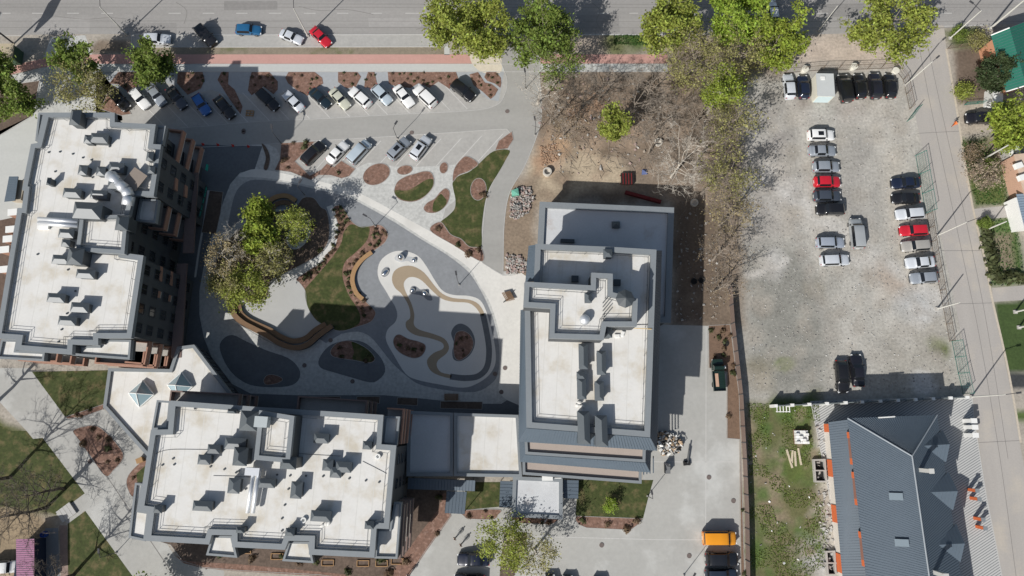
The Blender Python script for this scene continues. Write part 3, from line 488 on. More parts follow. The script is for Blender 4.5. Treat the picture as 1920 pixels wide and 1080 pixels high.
def make_tree(name, px, zc, h, cr, label, leaf=None, n=3500, ls=0.26, seed=1, bark=None, sparse=0.0, col_shape=0.0, clump=0.55, group=None, twig=0.02, low=0.32, cat='tree'):
    """px = pixel of the crown centre seen at height zc"""
    cr *= 0.84 if leaf is None else 0.8 if n < 3000 else 0.9; zc = 0.68 * h; n, ls = (int(n * 2.1), ls * 0.68) if n < 3000 else (int(n * 1.5), ls * 0.82); r = np.random.default_rng(seed); w = W(px[0], px[1], zc); t = thing(name, (w.x, w.y, 0), label, cat, group); bark = bark or BARK
    S = []; tips = []; lvl2 = []
    th = h * 0.82; N = 7; pts = [np.zeros(3)]
    for i in range(1, N + 1): pts.append(np.array([*(pts[-1][:2] + r.normal(size=2) * 0.02 * h / 3), th * i / N]))
    tr0 = 0.018 * h + 0.05
    for i in range(N): S.append((pts[i], pts[i + 1], tr0 * (1 - 0.85 * i / N), tr0 * (1 - 0.85 * (i + 1) / N), 0))
    nl = int(9 + h * 0.6); ang = r.uniform(0, 6.28)
    for k in range(nl):
        f = low + (0.97 - low) * (k + r.uniform(0, .8)) / nl; base = np.array([np.interp(f * th, [p[2] for p in pts], [p[j] for p in pts]) for j in range(3)])
        ang += 2.4 + r.normal() * 0.3; u = (f - low) / (1 - low); prof = math.sin(math.pi * min(1, 0.22 + 0.72 * u)) ** 0.7
        L = cr * prof * r.uniform(0.78, 1.12); up = r.uniform(0.3, 0.75) + col_shape
        d = np.array([math.cos(ang), math.sin(ang), up]); p = base; rad = tr0 * 0.42 * (1 - 0.5 * u); seg = 4
        for sidx in range(seg):
            d = d + r.normal(size=3) * 0.16; d[2] += 0.05; dn = d / np.linalg.norm(d[:2]) if np.linalg.norm(d[:2]) > .2 else d
            q = p + dn * (L / seg); S.append((p, q, rad, rad * 0.7, 1)); rad *= 0.7
            if sidx > 0:
                for m in range(3):
                    a2 = ang + r.choice([-1, 1]) * r.uniform(0.4, 1.2); l2 = L * r.uniform(0.25, 0.5); d2 = np.array([math.cos(a2), math.sin(a2), r.uniform(0.1, 0.9) + col_shape]); d2 /= np.linalg.norm(d2)
                    mid = q + d2 * l2 * 0.5 + r.normal(size=3) * 0.08; e = mid + (d2 + r.normal(size=3) * 0.3) * l2 * 0.5
                    S.append((q, mid, rad * 0.55, rad * 0.4, 2)); S.append((mid, e, rad * 0.4, twig * 0.6, 2)); tips += [mid, e]
                    for m3 in range(3):
                        d3 = d2 + r.normal(size=3) * 0.7; d3 /= np.linalg.norm(d3); s3 = mid if m3 == 0 else e; e3 = s3 + d3 * l2 * r.uniform(0.3, 0.6); S.append((s3, e3, twig, twig * 0.5, 3)); tips.append(e3)
            p = q
        tips.append(p)
    tips = np.array(tips); P = np.array([s[0] for s in S]); Q = np.array([s[1] for s in S]); R0 = np.array([s[2] for s in S]); R1 = np.array([s[3] for s in S]); lv = np.array([s[4] for s in S])
    thick = lv < 2; tq = tube_np(P[thick], Q[thick], R0[thick], R1[thick], 6); quads_obj('trunk', tq, bark, t)
    bq = tube_np(P[~thick], Q[~thick], np.maximum(R0[~thick], twig), np.maximum(R1[~thick], twig * .6), 3)
    if leaf is None:
        k = r.integers(0, len(tips), int(len(tips) * 1.5)); e = r.normal(size=(len(k), 3)); e /= np.linalg.norm(e, axis=1)[:, None]; e[:, 2] = np.abs(e[:, 2])
        fq = tube_np(tips[k], tips[k] + e * r.uniform(0.3, 0.95, (len(k), 1)) * cr * 0.2, np.full(len(k), twig * .8), np.full(len(k), twig * .4), 3)
        quads_obj('crown', np.concatenate([bq, fq]), bark, t)
    else:
        quads_obj('branch', bq, bark, t)
        cw = r.uniform(0.15, 1.6, len(tips)) ** (1.3 + sparse); k = r.choice(len(tips), n, p=cw / cw.sum())
        pos = tips[k] + r.normal(size=(n, 3)) * clump * (0.8, 0.8, 0.6)
        quads_obj('crown', leaf_cloud(None, pos, ls, seed + 5), leaf, t)
    return t
G_BRIGHT = leaf_mat('leaf_bright', (0.265, 0.325, 0.05)); G_YEL = leaf_mat('leaf_yellow_green', (0.285, 0.325, 0.065)); G_MID = leaf_mat('leaf_mid', (0.175, 0.235, 0.048)); G_OLIVE = leaf_mat('leaf_olive', (0.30, 0.285, 0.11))
G_TAN = leaf_mat('leaf_tan', (0.33, 0.27, 0.15)); G_DARK = leaf_mat('leaf_dark', (0.06, 0.085, 0.035)); G_PINK = leaf_mat('blossom', (0.40, 0.32, 0.24)); G_LIME = leaf_mat('leaf_lime', (0.28, 0.38, 0.055)); G_BUD = leaf_mat('leaf_bud', (0.27, 0.205, 0.135))
T = make_tree
T('maple_tree', (136, 112), 6, 9, 2.6, 'leafy green tree crown between red path and left building, above the sparse one', G_MID, 3000, seed=1)
T('sparse_tree', (155, 165), 5, 9, 4.4, 'sparse olive tree at the north corner of the left building', G_OLIVE, 1700, 0.2, seed=2, sparse=1.0)
T('maple_tree', (281, 123), 4.5, 7, 3.0, 'dense round green tree on the pink path near the parked cars', G_MID, 5200, 0.26, seed=3, clump=0.5)
T('leafy_tree', (18, 188), 5, 8, 3.8, 'green tree at the left edge above the soil bed', G_MID, 3800, seed=4)
T('leafy_tree', (-14, 128), 6, 9, 3.2, 'dark green tree cut by the left edge near the pink path', G_MID, 2600, seed=5)
T('leafy_tree', (848, 46), 7, 11, 4.1, 'yellow-green tree, left one of the pair over the lay-by end', G_YEL, 5200, seed=6)
T('leafy_tree', (912, 50), 7, 11, 4.0, 'yellow-green tree, right one of the pair over the lay-by end', G_YEL, 5200, seed=7)
T('leafy_tree', (1022, 58), 7, 12, 4.6, 'tall mid-green tree over the drive entrance', G_MID, 6200, seed=8)
T('sparse_tree', (1045, 108), 6, 11, 4.6, 'greyish half-bare tree just below the tall green one at the drive entrance', G_MID, 2000, 0.2, seed=9, sparse=1)
T('leafy_tree', (1262, 40), 7, 12, 3.9, 'yellow-green tree right of the white lamp post at the road', G_YEL, 5600, seed=10)
T('leafy_tree', (1385, 22), 7, 12, 4.4, 'bright lime tree at the top edge over the road', G_LIME, 6800, 0.28, seed=11)
T('leafy_tree', (1455, 78), 6, 11, 3.8, 'mid-green tree between the lime tree and the gravel lot', G_BRIGHT, 5200, seed=12)
T('leafy_tree', (1665, 42), 7, 13, 5.6, 'large yellow-green tree over the street corner', G_YEL, 7600, seed=13)
T('sparse_tree', (1300, 112), 6, 11, 5.4, 'wide olive budding tree right of the dirt site under the road', G_OLIVE, 2000, 0.2, seed=14, sparse=0.6)
T('sparse_tree', (1390, 108), 6, 11, 4.8, 'grey-green budding tree beside the gravel lot corner', G_OLIVE, 1700, 0.2, seed=15, sparse=0.6)
T('poplar_tree', (1352, 172), 6, 12, 3.0, 'slim green tree among the budding row, its pale trunk showing', G_BRIGHT, 2500, 0.22, seed=16, col_shape=0.5, bark=BARK_P)
T('poplar_tree', (1152, 235), 4.5, 9, 2.2, 'slim yellow-green tree alone in the dirt site', G_YEL, 3200, 0.22, seed=17, col_shape=0.7, clump=0.4)
T('sparse_tree', (1372, 232), 6, 11, 3.8, 'olive budding tree, second down the row at the gravel lot', G_OLIVE, 1000, 0.2, seed=18, sparse=.6)
T('sparse_tree', (1365, 322), 6, 11, 4.2, 'olive budding tree, third down the row at the gravel lot', G_OLIVE, 1100, 0.2, seed=19, sparse=.6)
T('sparse_tree', (1375, 398), 6, 11, 3.8, 'tan budding tree, fourth down the row at the gravel lot', G_TAN, 700, 0.18, seed=20, sparse=.6)
T('bare_tree', (1358, 470), 6, 10, 3.9, 'bare brown tree, fifth down the row at the gravel lot', G_BUD, 350, 0.16, seed=21)
T('bare_tree', (1360, 532), 5, 9, 3.2, 'bare brown tree, lowest of the row at the gravel lot', G_BUD, 250, 0.16, seed=22)
T('bare_tree', (1095, 175), 5, 9, 4.4, 'bare dark tree at the top left of the dirt site', None, seed=23, bark=BARK_D)
T('bare_tree', (1190, 195), 5, 9, 4.6, 'bare grey tree right of the slim yellow-green one', None, seed=24)
T('bare_tree', (1275, 305), 5, 10, 5.0, 'bare grey spreading tree above the low roof corner', None, seed=25, bark=BARK_P)
T('bare_tree', (1240, 225), 5, 9, 4.2, 'bare brown tree beside the budding row, near a concrete ring', None, seed=26)
T('bare_tree', (1010, 168), 4.5, 8, 3.4, 'bare pale-branched tree overhanging the drive', None, seed=27, bark=BARK_P)
T('bare_tree', (1060, 235), 4.5, 7, 3.0, 'small bare tree at the edge of the drive in the dirt', G_BUD, 500, 0.15, seed=28)
for i, (x, y, cr_, lab) in enumerate(((1130, 160, 3.6, 'upper left part of the dirt site, near the sidewalk'), (1222, 158, 4.0, 'dirt site right below the sidewalk'), (1312, 215, 4.2, 'dirt site against the budding row'), (1318, 285, 4.0, 'dirt site left of the third budding tree'), (1228, 262, 3.8, 'dirt site beside the concrete ring'), (1330, 345, 3.6, 'dark soil right of the low roof corner'), (1035, 205, 2.8, 'bend of the drive'))):
    T('bare_tree', (x, y), 5, 8.5, cr_, 'bare grey-twigged tree at the ' + lab, None, seed=60 + i, bark=BARK, twig=0.016)
T('leafy_tree', (484, 394), 5, 8.5, 1.75, 'small bright lime tree crown in the courtyard, upper of two', G_BRIGHT, 3000, 0.22, seed=29, clump=0.45)
T('leafy_tree', (487, 446), 6, 10, 2.3, 'large bright lime tree crown in the courtyard, lower of two', G_BRIGHT, 4600, 0.24, seed=30, clump=0.42)
T('sparse_tree', (550, 418), 6, 10, 2.5, 'yellowish half-bare tree in the courtyard by the oval paved spot', G_YEL, 1900, 0.18, seed=31, sparse=.5, bark=BARK_P)
T('sparse_tree', (418, 478), 7, 12, 3.2, 'tan budding tree leaning to the left building in the courtyard', G_TAN, 1300, 0.18, seed=32, sparse=.6, bark=BARK_P)
T('sparse_tree', (418, 525), 6, 10, 2.8, 'olive budding tree at the bend of the courtyard ring path', G_OLIVE, 1900, 0.18, seed=33, sparse=.5)
T('sparse_tree', (460, 540), 5, 9, 3.3, 'yellow-brown tree over the wooden steps', G_YEL, 3000, 0.19, seed=34, sparse=.3)
T('sparse_tree', (510, 490), 5, 9, 3.0, 'sparse green tree in the middle of the courtyard bed', G_OLIVE, 1300, 0.18, seed=35, sparse=.6, bark=BARK_P)
T('bare_tree', (440, 455), 7, 11, 2.6, 'thin bare pale tree left of the lime courtyard tree', None, seed=36, bark=BARK_P)
T('sparse_tree', (945, 1020), 5, 9, 3.6, 'sparse yellow-green tree in the forecourt bed over the navy car', G_YEL, 1900, 0.2, seed=37, sparse=.7, bark=BARK_P)
T('sparse_tree', (1005, 1042), 5, 9, 3.2, 'sparse white-branched tree right of the yellow-green forecourt tree', G_OLIVE, 900, 0.18, seed=38, sparse=.7, bark=BARK_P)
T('pine_tree', (1868, 132), 3.5, 6, 2.6, 'dark green conifer beside the green-roofed house', G_DARK, 5600, 0.2, seed=39, clump=0.35, low=0.15)
T('leafy_tree', (1893, 238), 4, 7, 3.4, 'bright green tree right of the black SUV by the street', G_BRIGHT, 4800, seed=40)
T('blossom_tree', (1846, 330), 2.5, 4, 2.4, 'pale blossoming shrubby tree in the street-side garden', G_PINK, 1100, 0.16, seed=41, sparse=.3)
T('blossom_tree', (1822, 288), 1.6, 3, 1.6, 'greyish bush at the top of the street-side garden', G_BUD, 700, 0.14, seed=42, cat='bush')
T('bush', (1858, 315), 1.2, 2.4, 1.3, 'dark green bush behind the blossoming tree', G_MID, 1200, 0.16, seed=43, low=.1, cat='bush')
T('bush', (1848, 418), 0.8, 1.6, 0.95, 'round clipped bush at the white post by the driveway', G_MID, 2200, 0.12, seed=44, clump=0.22, low=.1, cat='bush')
T('bush', (1808, 170), 1.0, 2.0, 1.1, 'light green bush in the street corner garden', G_YEL, 1200, 0.15, seed=45, low=.1, cat='bush')
T('bush', (1835, 75), 1.2, 2.4, 1.5, 'sprawling bush by the orange brick house wall', G_OLIVE, 1100, 0.15, seed=46, low=.1, cat='bush')
T('bush', (1798, 62), 0.6, 1.2, 1.1, 'low green bush at the foot of the corner pole', G_MID, 1300, 0.14, seed=47, low=.1, clump=.3, cat='bush')
T('bush', (1145, 949), 0.8, 1.8, 0.95, 'small yellow-green shrub in the south lawn', G_LIME, 800, 0.13, seed=48, low=.1, clump=.25, cat='bush')
T('bare_tree', (55, 925), 6, 12, 4.4, 'bare tree over the steps at the bottom left', None, seed=49, bark=BARK_D)
T('bare_tree', (12, 965), 6, 13, 5.0, 'bare tree cut by the left edge near the dirt yard', None, seed=50, bark=BARK_D)
T('bare_tree', (-75, 905), 7, 15, 5.5, 'bare tree beyond the left edge shading the lawn', None, seed=51, bark=BARK_D)
T('bare_tree', (60, 1105), 6, 14, 5.0, 'bare tree beyond the bottom edge shading the walkway', None, seed=52, bark=BARK_D)
T('bare_tree', (-110, 760), 7, 15, 5.0, 'bare tree beyond the left edge shading the path', None, seed=53, bark=BARK_D)
T('leafy_tree', (262, 1128), 5, 9, 3.0, 'tree beyond the bottom edge shading the walkway', G_MID, 2600, seed=54)
# hedge plants of the vegetable plot
r = random.Random(5)
for k in range(25):
    x, y = (1842 + k * 1.6 + r.uniform(-3, 3), 432 + k * 6.6) if k < 15 else (1868 + (k - 15) * 5.2, 520 + r.uniform(-4, 4)); x = x if k >= 15 else 1846 + (k * 6.2) * 0.22 + r.uniform(-3, 3)
    o = bpy.data.objects.new('garden_plant', SHM[k % 2]); COL.objects.link(o); w = W(x, y if k >= 15 else 432 + k * 6); o.location = (w.x, w.y, 0); s = r.uniform(2.2, 3.4); o.scale = (s, s, s); o.rotation_euler.z = r.uniform(0, 6)
    tag(o, 'leafy green plant in the border of the vegetable plot', 'plant', 'plants round the vegetable plot')
# ------------------------------------------------------------------ vehicles
GLASS = glass_mat('car_glass', (0.012, 0.014, 0.017)); TYRE = mat('tyre', (0.02, 0.02, 0.02), var=0, rough=0.8); RIM = mat('rim', (0.35, 0.35, 0.36), var=0, metal=0.8, rough=0.35)
LAMP = mat('headlight', (0.75, 0.76, 0.76), var=0, rough=0.1); TAIL = mat('tail_light', (0.35, 0.02, 0.02), var=0, rough=0.2); TRIM = mat('black_trim', (0.018, 0.018, 0.018), var=0, rough=0.5); PLATE = mat('plate', (0.75, 0.75, 0.72), var=0, rough=0.4)
def paint(col, metal=0.3):
    k = 'paint_%.3f_%.3f_%.3f' % col; return mat(k, col, var=0, rough=0.35, metal=metal * .35, coat=0.8, spec=0.5)
# stations: x, half width, belt z, top z, half width of top
CARS = {
 'sedan': [(2.28, 0.58, 0.52, 0.52, 0.5), (2.22, 0.72, 0.64, 0.66, 0.62), (2, 0.83, 0.74, 0.78, 0.7), (1.55, 0.87, 0.84, 0.88, 0.74), (1.05, 0.885, 0.91, 0.96, 0.74), (0.35, 0.89, 0.95, 1.38, 0.679), (0.1, 0.89, 0.955, 1.43, 0.661), (-0.7, 0.89, 0.96, 1.43, 0.661), (-0.95, 0.89, 0.965, 1.38, 0.679), (-1.55, 0.88, 0.97, 1.06, 0.68), (-1.95, 0.85, 0.95, 1.02, 0.7), (-2.18, 0.77, 0.84, 0.88, 0.66), (-2.26, 0.6, 0.6, 0.6, 0.52)],
 'hatch': [(1.98, 0.56, 0.52, 0.52, 0.48), (1.92, 0.7, 0.66, 0.68, 0.6), (1.7, 0.81, 0.78, 0.82, 0.68), (1.3, 0.84, 0.88, 0.92, 0.72), (0.9, 0.85, 0.94, 0.99, 0.72), (0.3, 0.855, 0.98, 1.42, 0.679), (0, 0.855, 0.98, 1.48, 0.667), (-1.1, 0.855, 0.99, 1.47, 0.667), (-1.4, 0.85, 0.99, 1.42, 0.673), (-1.8, 0.83, 0.98, 1.08, 0.64), (-1.93, 0.76, 0.85, 0.9, 0.64), (-2, 0.6, 0.6, 0.6, 0.52)],
 'wagon': [(2.3, 0.58, 0.52, 0.52, 0.5), (2.24, 0.72, 0.64, 0.66, 0.62), (2, 0.83, 0.74, 0.78, 0.7), (1.55, 0.87, 0.84, 0.88, 0.74), (1.05, 0.88, 0.92, 0.97, 0.74), (0.4, 0.885, 0.96, 1.38, 0.702), (0.12, 0.885, 0.96, 1.45, 0.684), (-1.6, 0.88, 0.98, 1.45, 0.679), (-1.85, 0.875, 0.98, 1.4, 0.69), (-2.2, 0.84, 0.97, 1.05, 0.66), (-2.28, 0.75, 0.8, 0.84, 0.62), (-2.33, 0.6, 0.6, 0.6, 0.52)],
 'suv': [(2.25, 0.62, 0.6, 0.6, 0.54), (2.2, 0.76, 0.78, 0.8, 0.66), (2, 0.87, 0.9, 0.94, 0.74), (1.5, 0.915, 1, 1.05, 0.78), (1.05, 0.925, 1.07, 1.13, 0.78), (0.5, 0.93, 1.12, 1.58, 0.749), (0.22, 0.93, 1.12, 1.66, 0.731), (-1.55, 0.92, 1.13, 1.66, 0.725), (-1.85, 0.915, 1.13, 1.6, 0.737), (-2.15, 0.88, 1.1, 1.2, 0.7), (-2.25, 0.78, 0.9, 0.95, 0.68), (-2.3, 0.62, 0.65, 0.65, 0.55)],
 'van': [(2.45, 0.66, 0.6, 0.6, 0.58), (2.4, 0.8, 0.85, 0.87, 0.7), (2.2, 0.92, 0.98, 1.03, 0.78), (1.85, 0.95, 1.1, 1.16, 0.8), (1.55, 0.955, 1.18, 1.26, 0.8), (1.05, 0.96, 1.22, 1.8, 0.806), (0.8, 0.96, 1.22, 1.92, 0.806), (-2.2, 0.955, 1.22, 1.93, 0.802), (-2.38, 0.95, 1.22, 1.88, 0.798), (-2.47, 0.93, 1.1, 1.25, 0.78), (-2.5, 0.85, 0.7, 0.7, 0.7)]}
GL = {'sedan': (4, 9), 'hatch': (4, 9), 'wagon': (4, 9), 'suv': (4, 9), 'van': (4, 9)}; WB = {'sedan': 1.34, 'hatch': 1.22, 'wagon': 1.36, 'suv': 1.34, 'van': 1.55}
CARP = {}
def car_parts(kind):
    st = CARS[kind]; g0, g1 = GL[kind]; S0 = st; A = {k: MB() for k in ('body', 'windshield', 'rear_window', 'side_window')}; n = len(st)
    tf = max(i for i in range(n) if st[i][3] < st[g0 + 1][3] and i <= g0); rows = []
    for x, w, b, t, tw in st:
        cr = 0.03; rows.append([(x, w * .9, .2), (x, w, .38), (x, w * 1.0, (b + .38) / 2), (x, w * .97, b), (x, tw, t), (x, tw * .55, t + cr), (x, 0, t + cr * 1.3)])
    rows = [r + [(p[0], -p[1], p[2]) for p in r[-2::-1]] for r in rows]; m = len(rows[0])
    top = [i for i in range(n) if st[i][3] - st[i][2] > 0.3]; t0, t1 = top[0], top[-1]
    def sect(u):
        i = min(int(u), n - 2); f = u - i; p0, p1, p2, p3 = (np.array(st[max(i - 1, 0)]), np.array(st[i]), np.array(st[i + 1]), np.array(st[min(i + 2, n - 1)])); lin = p1 + (p2 - p1) * f
        cat = .5 * (2 * p1 + (p2 - p0) * f + (2 * p0 - 5 * p1 + 4 * p2 - p3) * f * f + (3 * p1 - p0 - 3 * p2 + p3) * f ** 3); x, w, b, t, tw = lin; w = max(cat[1], lin[1]); cr = .03
        r = [(x, w * .9, .2), (x, w, .38), (x, w, (b + .38) / 2), (x, w * .97, b), (x, tw, t), (x, tw * .55, t + cr), (x, 0, t + cr * 1.3)]; return r + [(p[0], -p[1], p[2]) for p in r[-2::-1]]
    K = 3; rows = [sect(i / K) for i in range((n - 1) * K + 1)]
    for ii in range((n - 1) * K):
        i = ii // K
        for j in range(m - 1):
            q = [rows[ii][j], rows[ii][j + 1], rows[ii + 1][j + 1], rows[ii + 1][j]]; side = j in (3, m - 5); roofp = 4 <= j <= m - 6
            k = 'body'
            if i == t0 - 1 and roofp and ii % K: k = 'windshield'
            elif i == t1 and roofp and ii % K < K - 1: k = 'rear_window'
            elif side and t0 <= i < t1: k = 'side_window'
            A[k].add(q, [(0, 1, 2, 3)][::1])
    A['body'].add(rows[0], [tuple(range(m))]); A['body'].add(rows[-1], [tuple(range(m - 1, -1, -1))])
    out = []
    for k, b in A.items():
        o = b.build(k, paint((0.5, 0.5, 0.5)) if k == 'body' else GLASS, None, smooth=True); me = o.data
        bm = bmesh.new(); bm.from_mesh(me); bmesh.ops.remove_doubles(bm, verts=bm.verts, dist=1e-4); bmesh.ops.recalc_face_normals(bm, faces=bm.faces); bm.to_mesh(me); bm.free()
        out.append((k, me)); bpy.data.objects.remove(o)
    L = st[0][0]; R = st[-1][0]; wb = WB[kind]; hz = st[2][2] - .1; w2 = st[2][1]
    for sx in (wb, -wb - .02):
        for sy in (1, -1):
            b = MB(); b.tube((sx, sy * (st[5][1] - .2), .31), (sx, sy * (st[5][1] + .01), .31), .32, n=14); b.tube((sx, sy * (st[5][1] + .005), .31), (sx, sy * (st[5][1] + .02), .31), .2, n=10, mi=1); out.append(('wheel', b))
    for sy in (1, -1):
        out.append(('headlight', MB().box((st[1][0] - .06, sy * (st[1][1] - .1), st[1][2] - .02), (.24, .26, .15), rz=-sy * .4))); out.append(('tail_light', MB().box((st[-2][0] + .04, sy * (st[-2][1] - .08), st[-2][2] - .03), (.2, .2, .16))))
        out.append(('mirror', MB().box((st[t0 - 1][0] - .28, sy * (st[4][1] + .1), st[4][2] + .06), (.14, .22, .13))))
    out.append(('bumper', MB().box((L - .03, 0, .4), (.14, 1.15, .14)))); out.append(('licence_plate', MB().box((R - .02, 0, .62), (.04, .5, .12))))
    fin = []
    PM = {'wheel': [TYRE, RIM], 'headlight': LAMP, 'tail_light': TAIL, 'mirror': TRIM, 'bumper': TRIM, 'licence_plate': PLATE}
    for k, b in out:
        if isinstance(b, MB): o = b.build(k, PM[k]); fin.append((k, o.data)); bpy.data.objects.remove(o)
        else: fin.append((k, b))
    return fin
def car(kind, x, y, hd, col, label, sc=1.0, metal=0.3, group='parked vehicles', sunroof=False, z=0.7, cat='car', name=None):
    if kind not in CARP: CARP[kind] = car_parts(kind)
    w = W(x, y, z); t = thing(name or {'van': 'parked_van'}.get(kind, 'parked_car'), (w.x, w.y, 0.02), label, 'van' if kind == 'van' else cat, group, math.radians(hd)); sc *= 1.04; t.scale = (sc, min(sc, 1.08), min(sc, 1.06))
    p = paint(col, metal)
    for k, me in CARP[kind]:
        o = bpy.data.objects.new(k, me); COL.objects.link(o); o.parent = t
        if k == 'body': o.material_slots[0].link = 'OBJECT'; o.material_slots[0].material = p
    if sunroof:
        b = MB().box((-.35, 0, CARS[kind][6][3] + .035), (.95, .75, .02)); o = b.build('sunroof', GLASS); o.parent = t
    return t
BLK, NAVY, SIL, WHT, GRY, RED, BLU, LBL, CRM, DGB = (.012, .012, .014), (.012, .018, .04), (.64, .67, .71), (.82, .82, .81), (.30, .33, .37), (.52, .015, .03), (.02, .13, .42), (.52, .60, .66), (.58, .58, .47), (.06, .072, .095)
RN = 'row of cars angled under the sidewalk beds'; RS = 'cars in the lower angled bays'; RR = 'cars in the roadside lay-by'; RE = 'top row of the gravel lot'; RM = 'middle column of the gravel lot'; RX = 'right column of the gravel lot'
for c in [
 ('wagon', 294, 74, 0, SIL, 'silver estate car parked lengthways at the left end of the lay-by', 1.02, .5, RR), ('suv', 386, 67, -47, BLK, 'black SUV parked askew in the roadside lay-by', 1.0, .3, RR), ('wagon', 466, 56, -2, (.02, .12, .26), 'blue estate car at the road edge above the lay-by', .95, .3, RR),
 ('sedan', 546, 69, -23, SIL, 'silver saloon in the lay-by beside the red car', .92, .5, RR), ('sedan', 601, 69, -45, RED, 'red saloon parked askew in the lay-by at the lamp post', .95, .1, RR),
 ('suv', 224, 187, -47, BLK, 'black SUV, leftmost of the angled row near the left building', 1.0, .3, RN), ('hatch', 262, 185, -48, WHT, 'white hatchback, second of the angled row from the left building', 1.08, .1, RN), ('sedan', 293, 178, -52, GRY, 'grey saloon, third of the angled row from the left building', .98, .5, RN),
 ('sedan', 331, 183, -52, DGB, 'dark grey-blue saloon, fourth of the angled row from the left building', 1.0, .5, RN), ('hatch', 378, 196, -55, BLU, 'bright blue hatchback in shade near the left building', 1.02, .3, RN), ('sedan', 421, 201, -50, BLK, 'black saloon in shade between the blue hatchback and a wooden crate', 1.0, .3, RN),
 ('wagon', 502, 187, -44, BLK, 'black estate car at the shadow edge of the angled row', .98, .3, RN), ('sedan', 550, 190, 135, SIL, 'silver-white saloon, half in shade in the angled row', .96, .5, RN), ('sedan', 600, 184, -43, (.012, .025, .035), 'dark teal-black saloon left of the cream one', .95, .3, RN), ('sedan', 637, 185, -48, CRM, 'cream saloon in the angled row', .95, .3, RN),
 ('hatch', 675, 183, 138, WHT, 'white hatchback right of the cream saloon', 1.1, .1, RN), ('hatch', 716, 178, -46, LBL, 'pale blue-silver hatchback between two white cars', 1.02, .5, RN), ('sedan', 757, 180, -52, WHT, 'white saloon in the angled row right of the pale blue hatchback', .98, .1, RN), ('suv', 797, 181, 135, WHT, 'white SUV, rightmost white car of the angled row', 1.0, .1, RN), ('suv', 868, 170, -40, BLK, 'black SUV alone at the right end of the angled row', 1.0, .3, RN),
 ('suv', 588, 287, 48, BLK, 'black SUV, leftmost in the lower angled bays', 1.0, .3, RS), ('sedan', 633, 286, 50, WHT, 'white saloon in the lower angled bays', .96, .1, RS), ('van', 674, 285, 50, LBL, 'pale blue minivan in the lower angled bays', .92, .3, RS),
 ('suv', 748, 279, 48, GRY, 'grey SUV with a dark sunroof in the lower bays', .98, .5, RS, True), ('suv', 789, 277, 56, SIL, 'silver SUV with a dark sunroof, rightmost in the lower bays', .98, .5, RS, True),
 ('hatch', 1479, 162, 92, SIL, 'silver hatchback at the left end of the top row of the gravel lot', 1.12, .5, RE), ('hatch', 1506, 163, 90, NAVY, 'navy hatchback left of the white container', 1.05, .3, RE), ('van', 1583, 166, 95, BLK, 'black van right of the white container', .98, .3, RE),
 ('hatch', 1611, 162, 92, BLK, 'black car second right of the white container', 1.1, .3, RE), ('suv', 1640, 161, 90, (.016, .016, .024), 'black SUV third right of the white container', 1.0, .3, RE), ('hatch', 1668, 161, 88, BLK, 'black hatchback at the right end of the top row of the gravel lot', 1.1, .3, RE),
 ('suv', 1539, 254, 0, WHT, 'white SUV, topmost of the middle column in the gravel lot', .95, .1, RM, True), ('sedan', 1541, 283, 0, GRY, 'grey-blue saloon below the white SUV', 1.0, .5, RM), ('hatch', 1549, 313, 0, GRY, 'grey hatchback right above the red car of the middle column', 1.1, .5, RM), ('hatch', 1551, 341, 0, RED, 'red hatchback in the middle column of the gravel lot', 1.08, .1, RM),
 ('hatch', 1551, 368, 0, DGB, 'dark slate hatchback right below the red car of the middle column', 1.12, .5, RM), ('suv', 1556, 393, 180, BLK, 'black SUV second below the red car of the middle column', .98, .3, RM), ('wagon', 1557, 455, 0, (.36, .40, .47), 'blue-silver estate car left of the grey van', .98, .5, RM), ('wagon', 1565, 488, 2, SIL, 'silver estate car, lowest of the middle column', 1.0, .5, RM), ('van', 1605, 438, 91, (.40, .42, .43), 'long silver van parked upright between the two columns', 1.0, .5, RM),
 ('sedan', 1698, 343, 182, NAVY, 'navy saloon, topmost of the right column in the gravel lot', 1.02, .3, RX), ('sedan', 1698, 372, 181, BLK, 'black saloon second from the top of the right column', .98, .3, RX), ('wagon', 1706, 401, 184, SIL, 'silver estate car right above the red car of the right column', 1.0, .5, RX), ('wagon', 1713, 432, 182, RED, 'red estate car in the right column of the gravel lot', .98, .1, RX),
 ('wagon', 1717, 461, 184, (.40, .38, .35), 'beige-silver estate car right below the red car of the right column', 1.0, .5, RX), ('sedan', 1725, 492, 184, SIL, 'silver saloon, second from the bottom of the right column', 1.02, .5, RX), ('hatch', 1732, 521, 184, GRY, 'grey hatchback, lowest of the right column', 1.1, .5, RX),
 ('hatch', 1578, 706, -90, BLK, 'black car, left of the two by the white-pillared wall', 1.25, .3, RM), ('sedan', 1607, 695, 90, (.014, .014, .02), 'black car, right of the two by the white-pillared wall', 1.1, .3, RM),
 ('suv', 1353, 1048, 0, (.013, .014, .018), 'black SUV below the orange van', 1.05, .3, 'cars at the east fence'), ('suv', 1352, 1079, 0, (.02, .03, .05), 'dark car cut by the bottom edge below the orange van', 1.05, .3, 'cars at the east fence'),
 ('suv', 1836, 222, 180, (.014, .013, .018), 'black SUV with roof bars by the street garden', 1.0, .3, 'cars by the side street'), ('sedan', 888, 1049, 180, (.01, .014, .03), 'navy saloon on the forecourt under the sparse tree', 1.05, .3, 'cars on the forecourt'), ('sedan', 880, 1088, 178, (.012, .014, .02), 'dark saloon cut by the bottom edge below the navy one', 1.0, .3, 'cars on the forecourt'),
 ('hatch', 1448, 22, 95, WHT, 'white car half hidden under the lime tree on the road', 1.05, .1, 'cars on the road'), ('hatch', 1443, -14, 90, LBL, 'pale blue car at the top edge behind the lime tree', 1.0, .3, 'cars on the road'),
 ('van', 8, 1063, 3, WHT, 'white van with a white bed cut by the left edge', .9, .1, 'cars at the purple-roofed shed'),
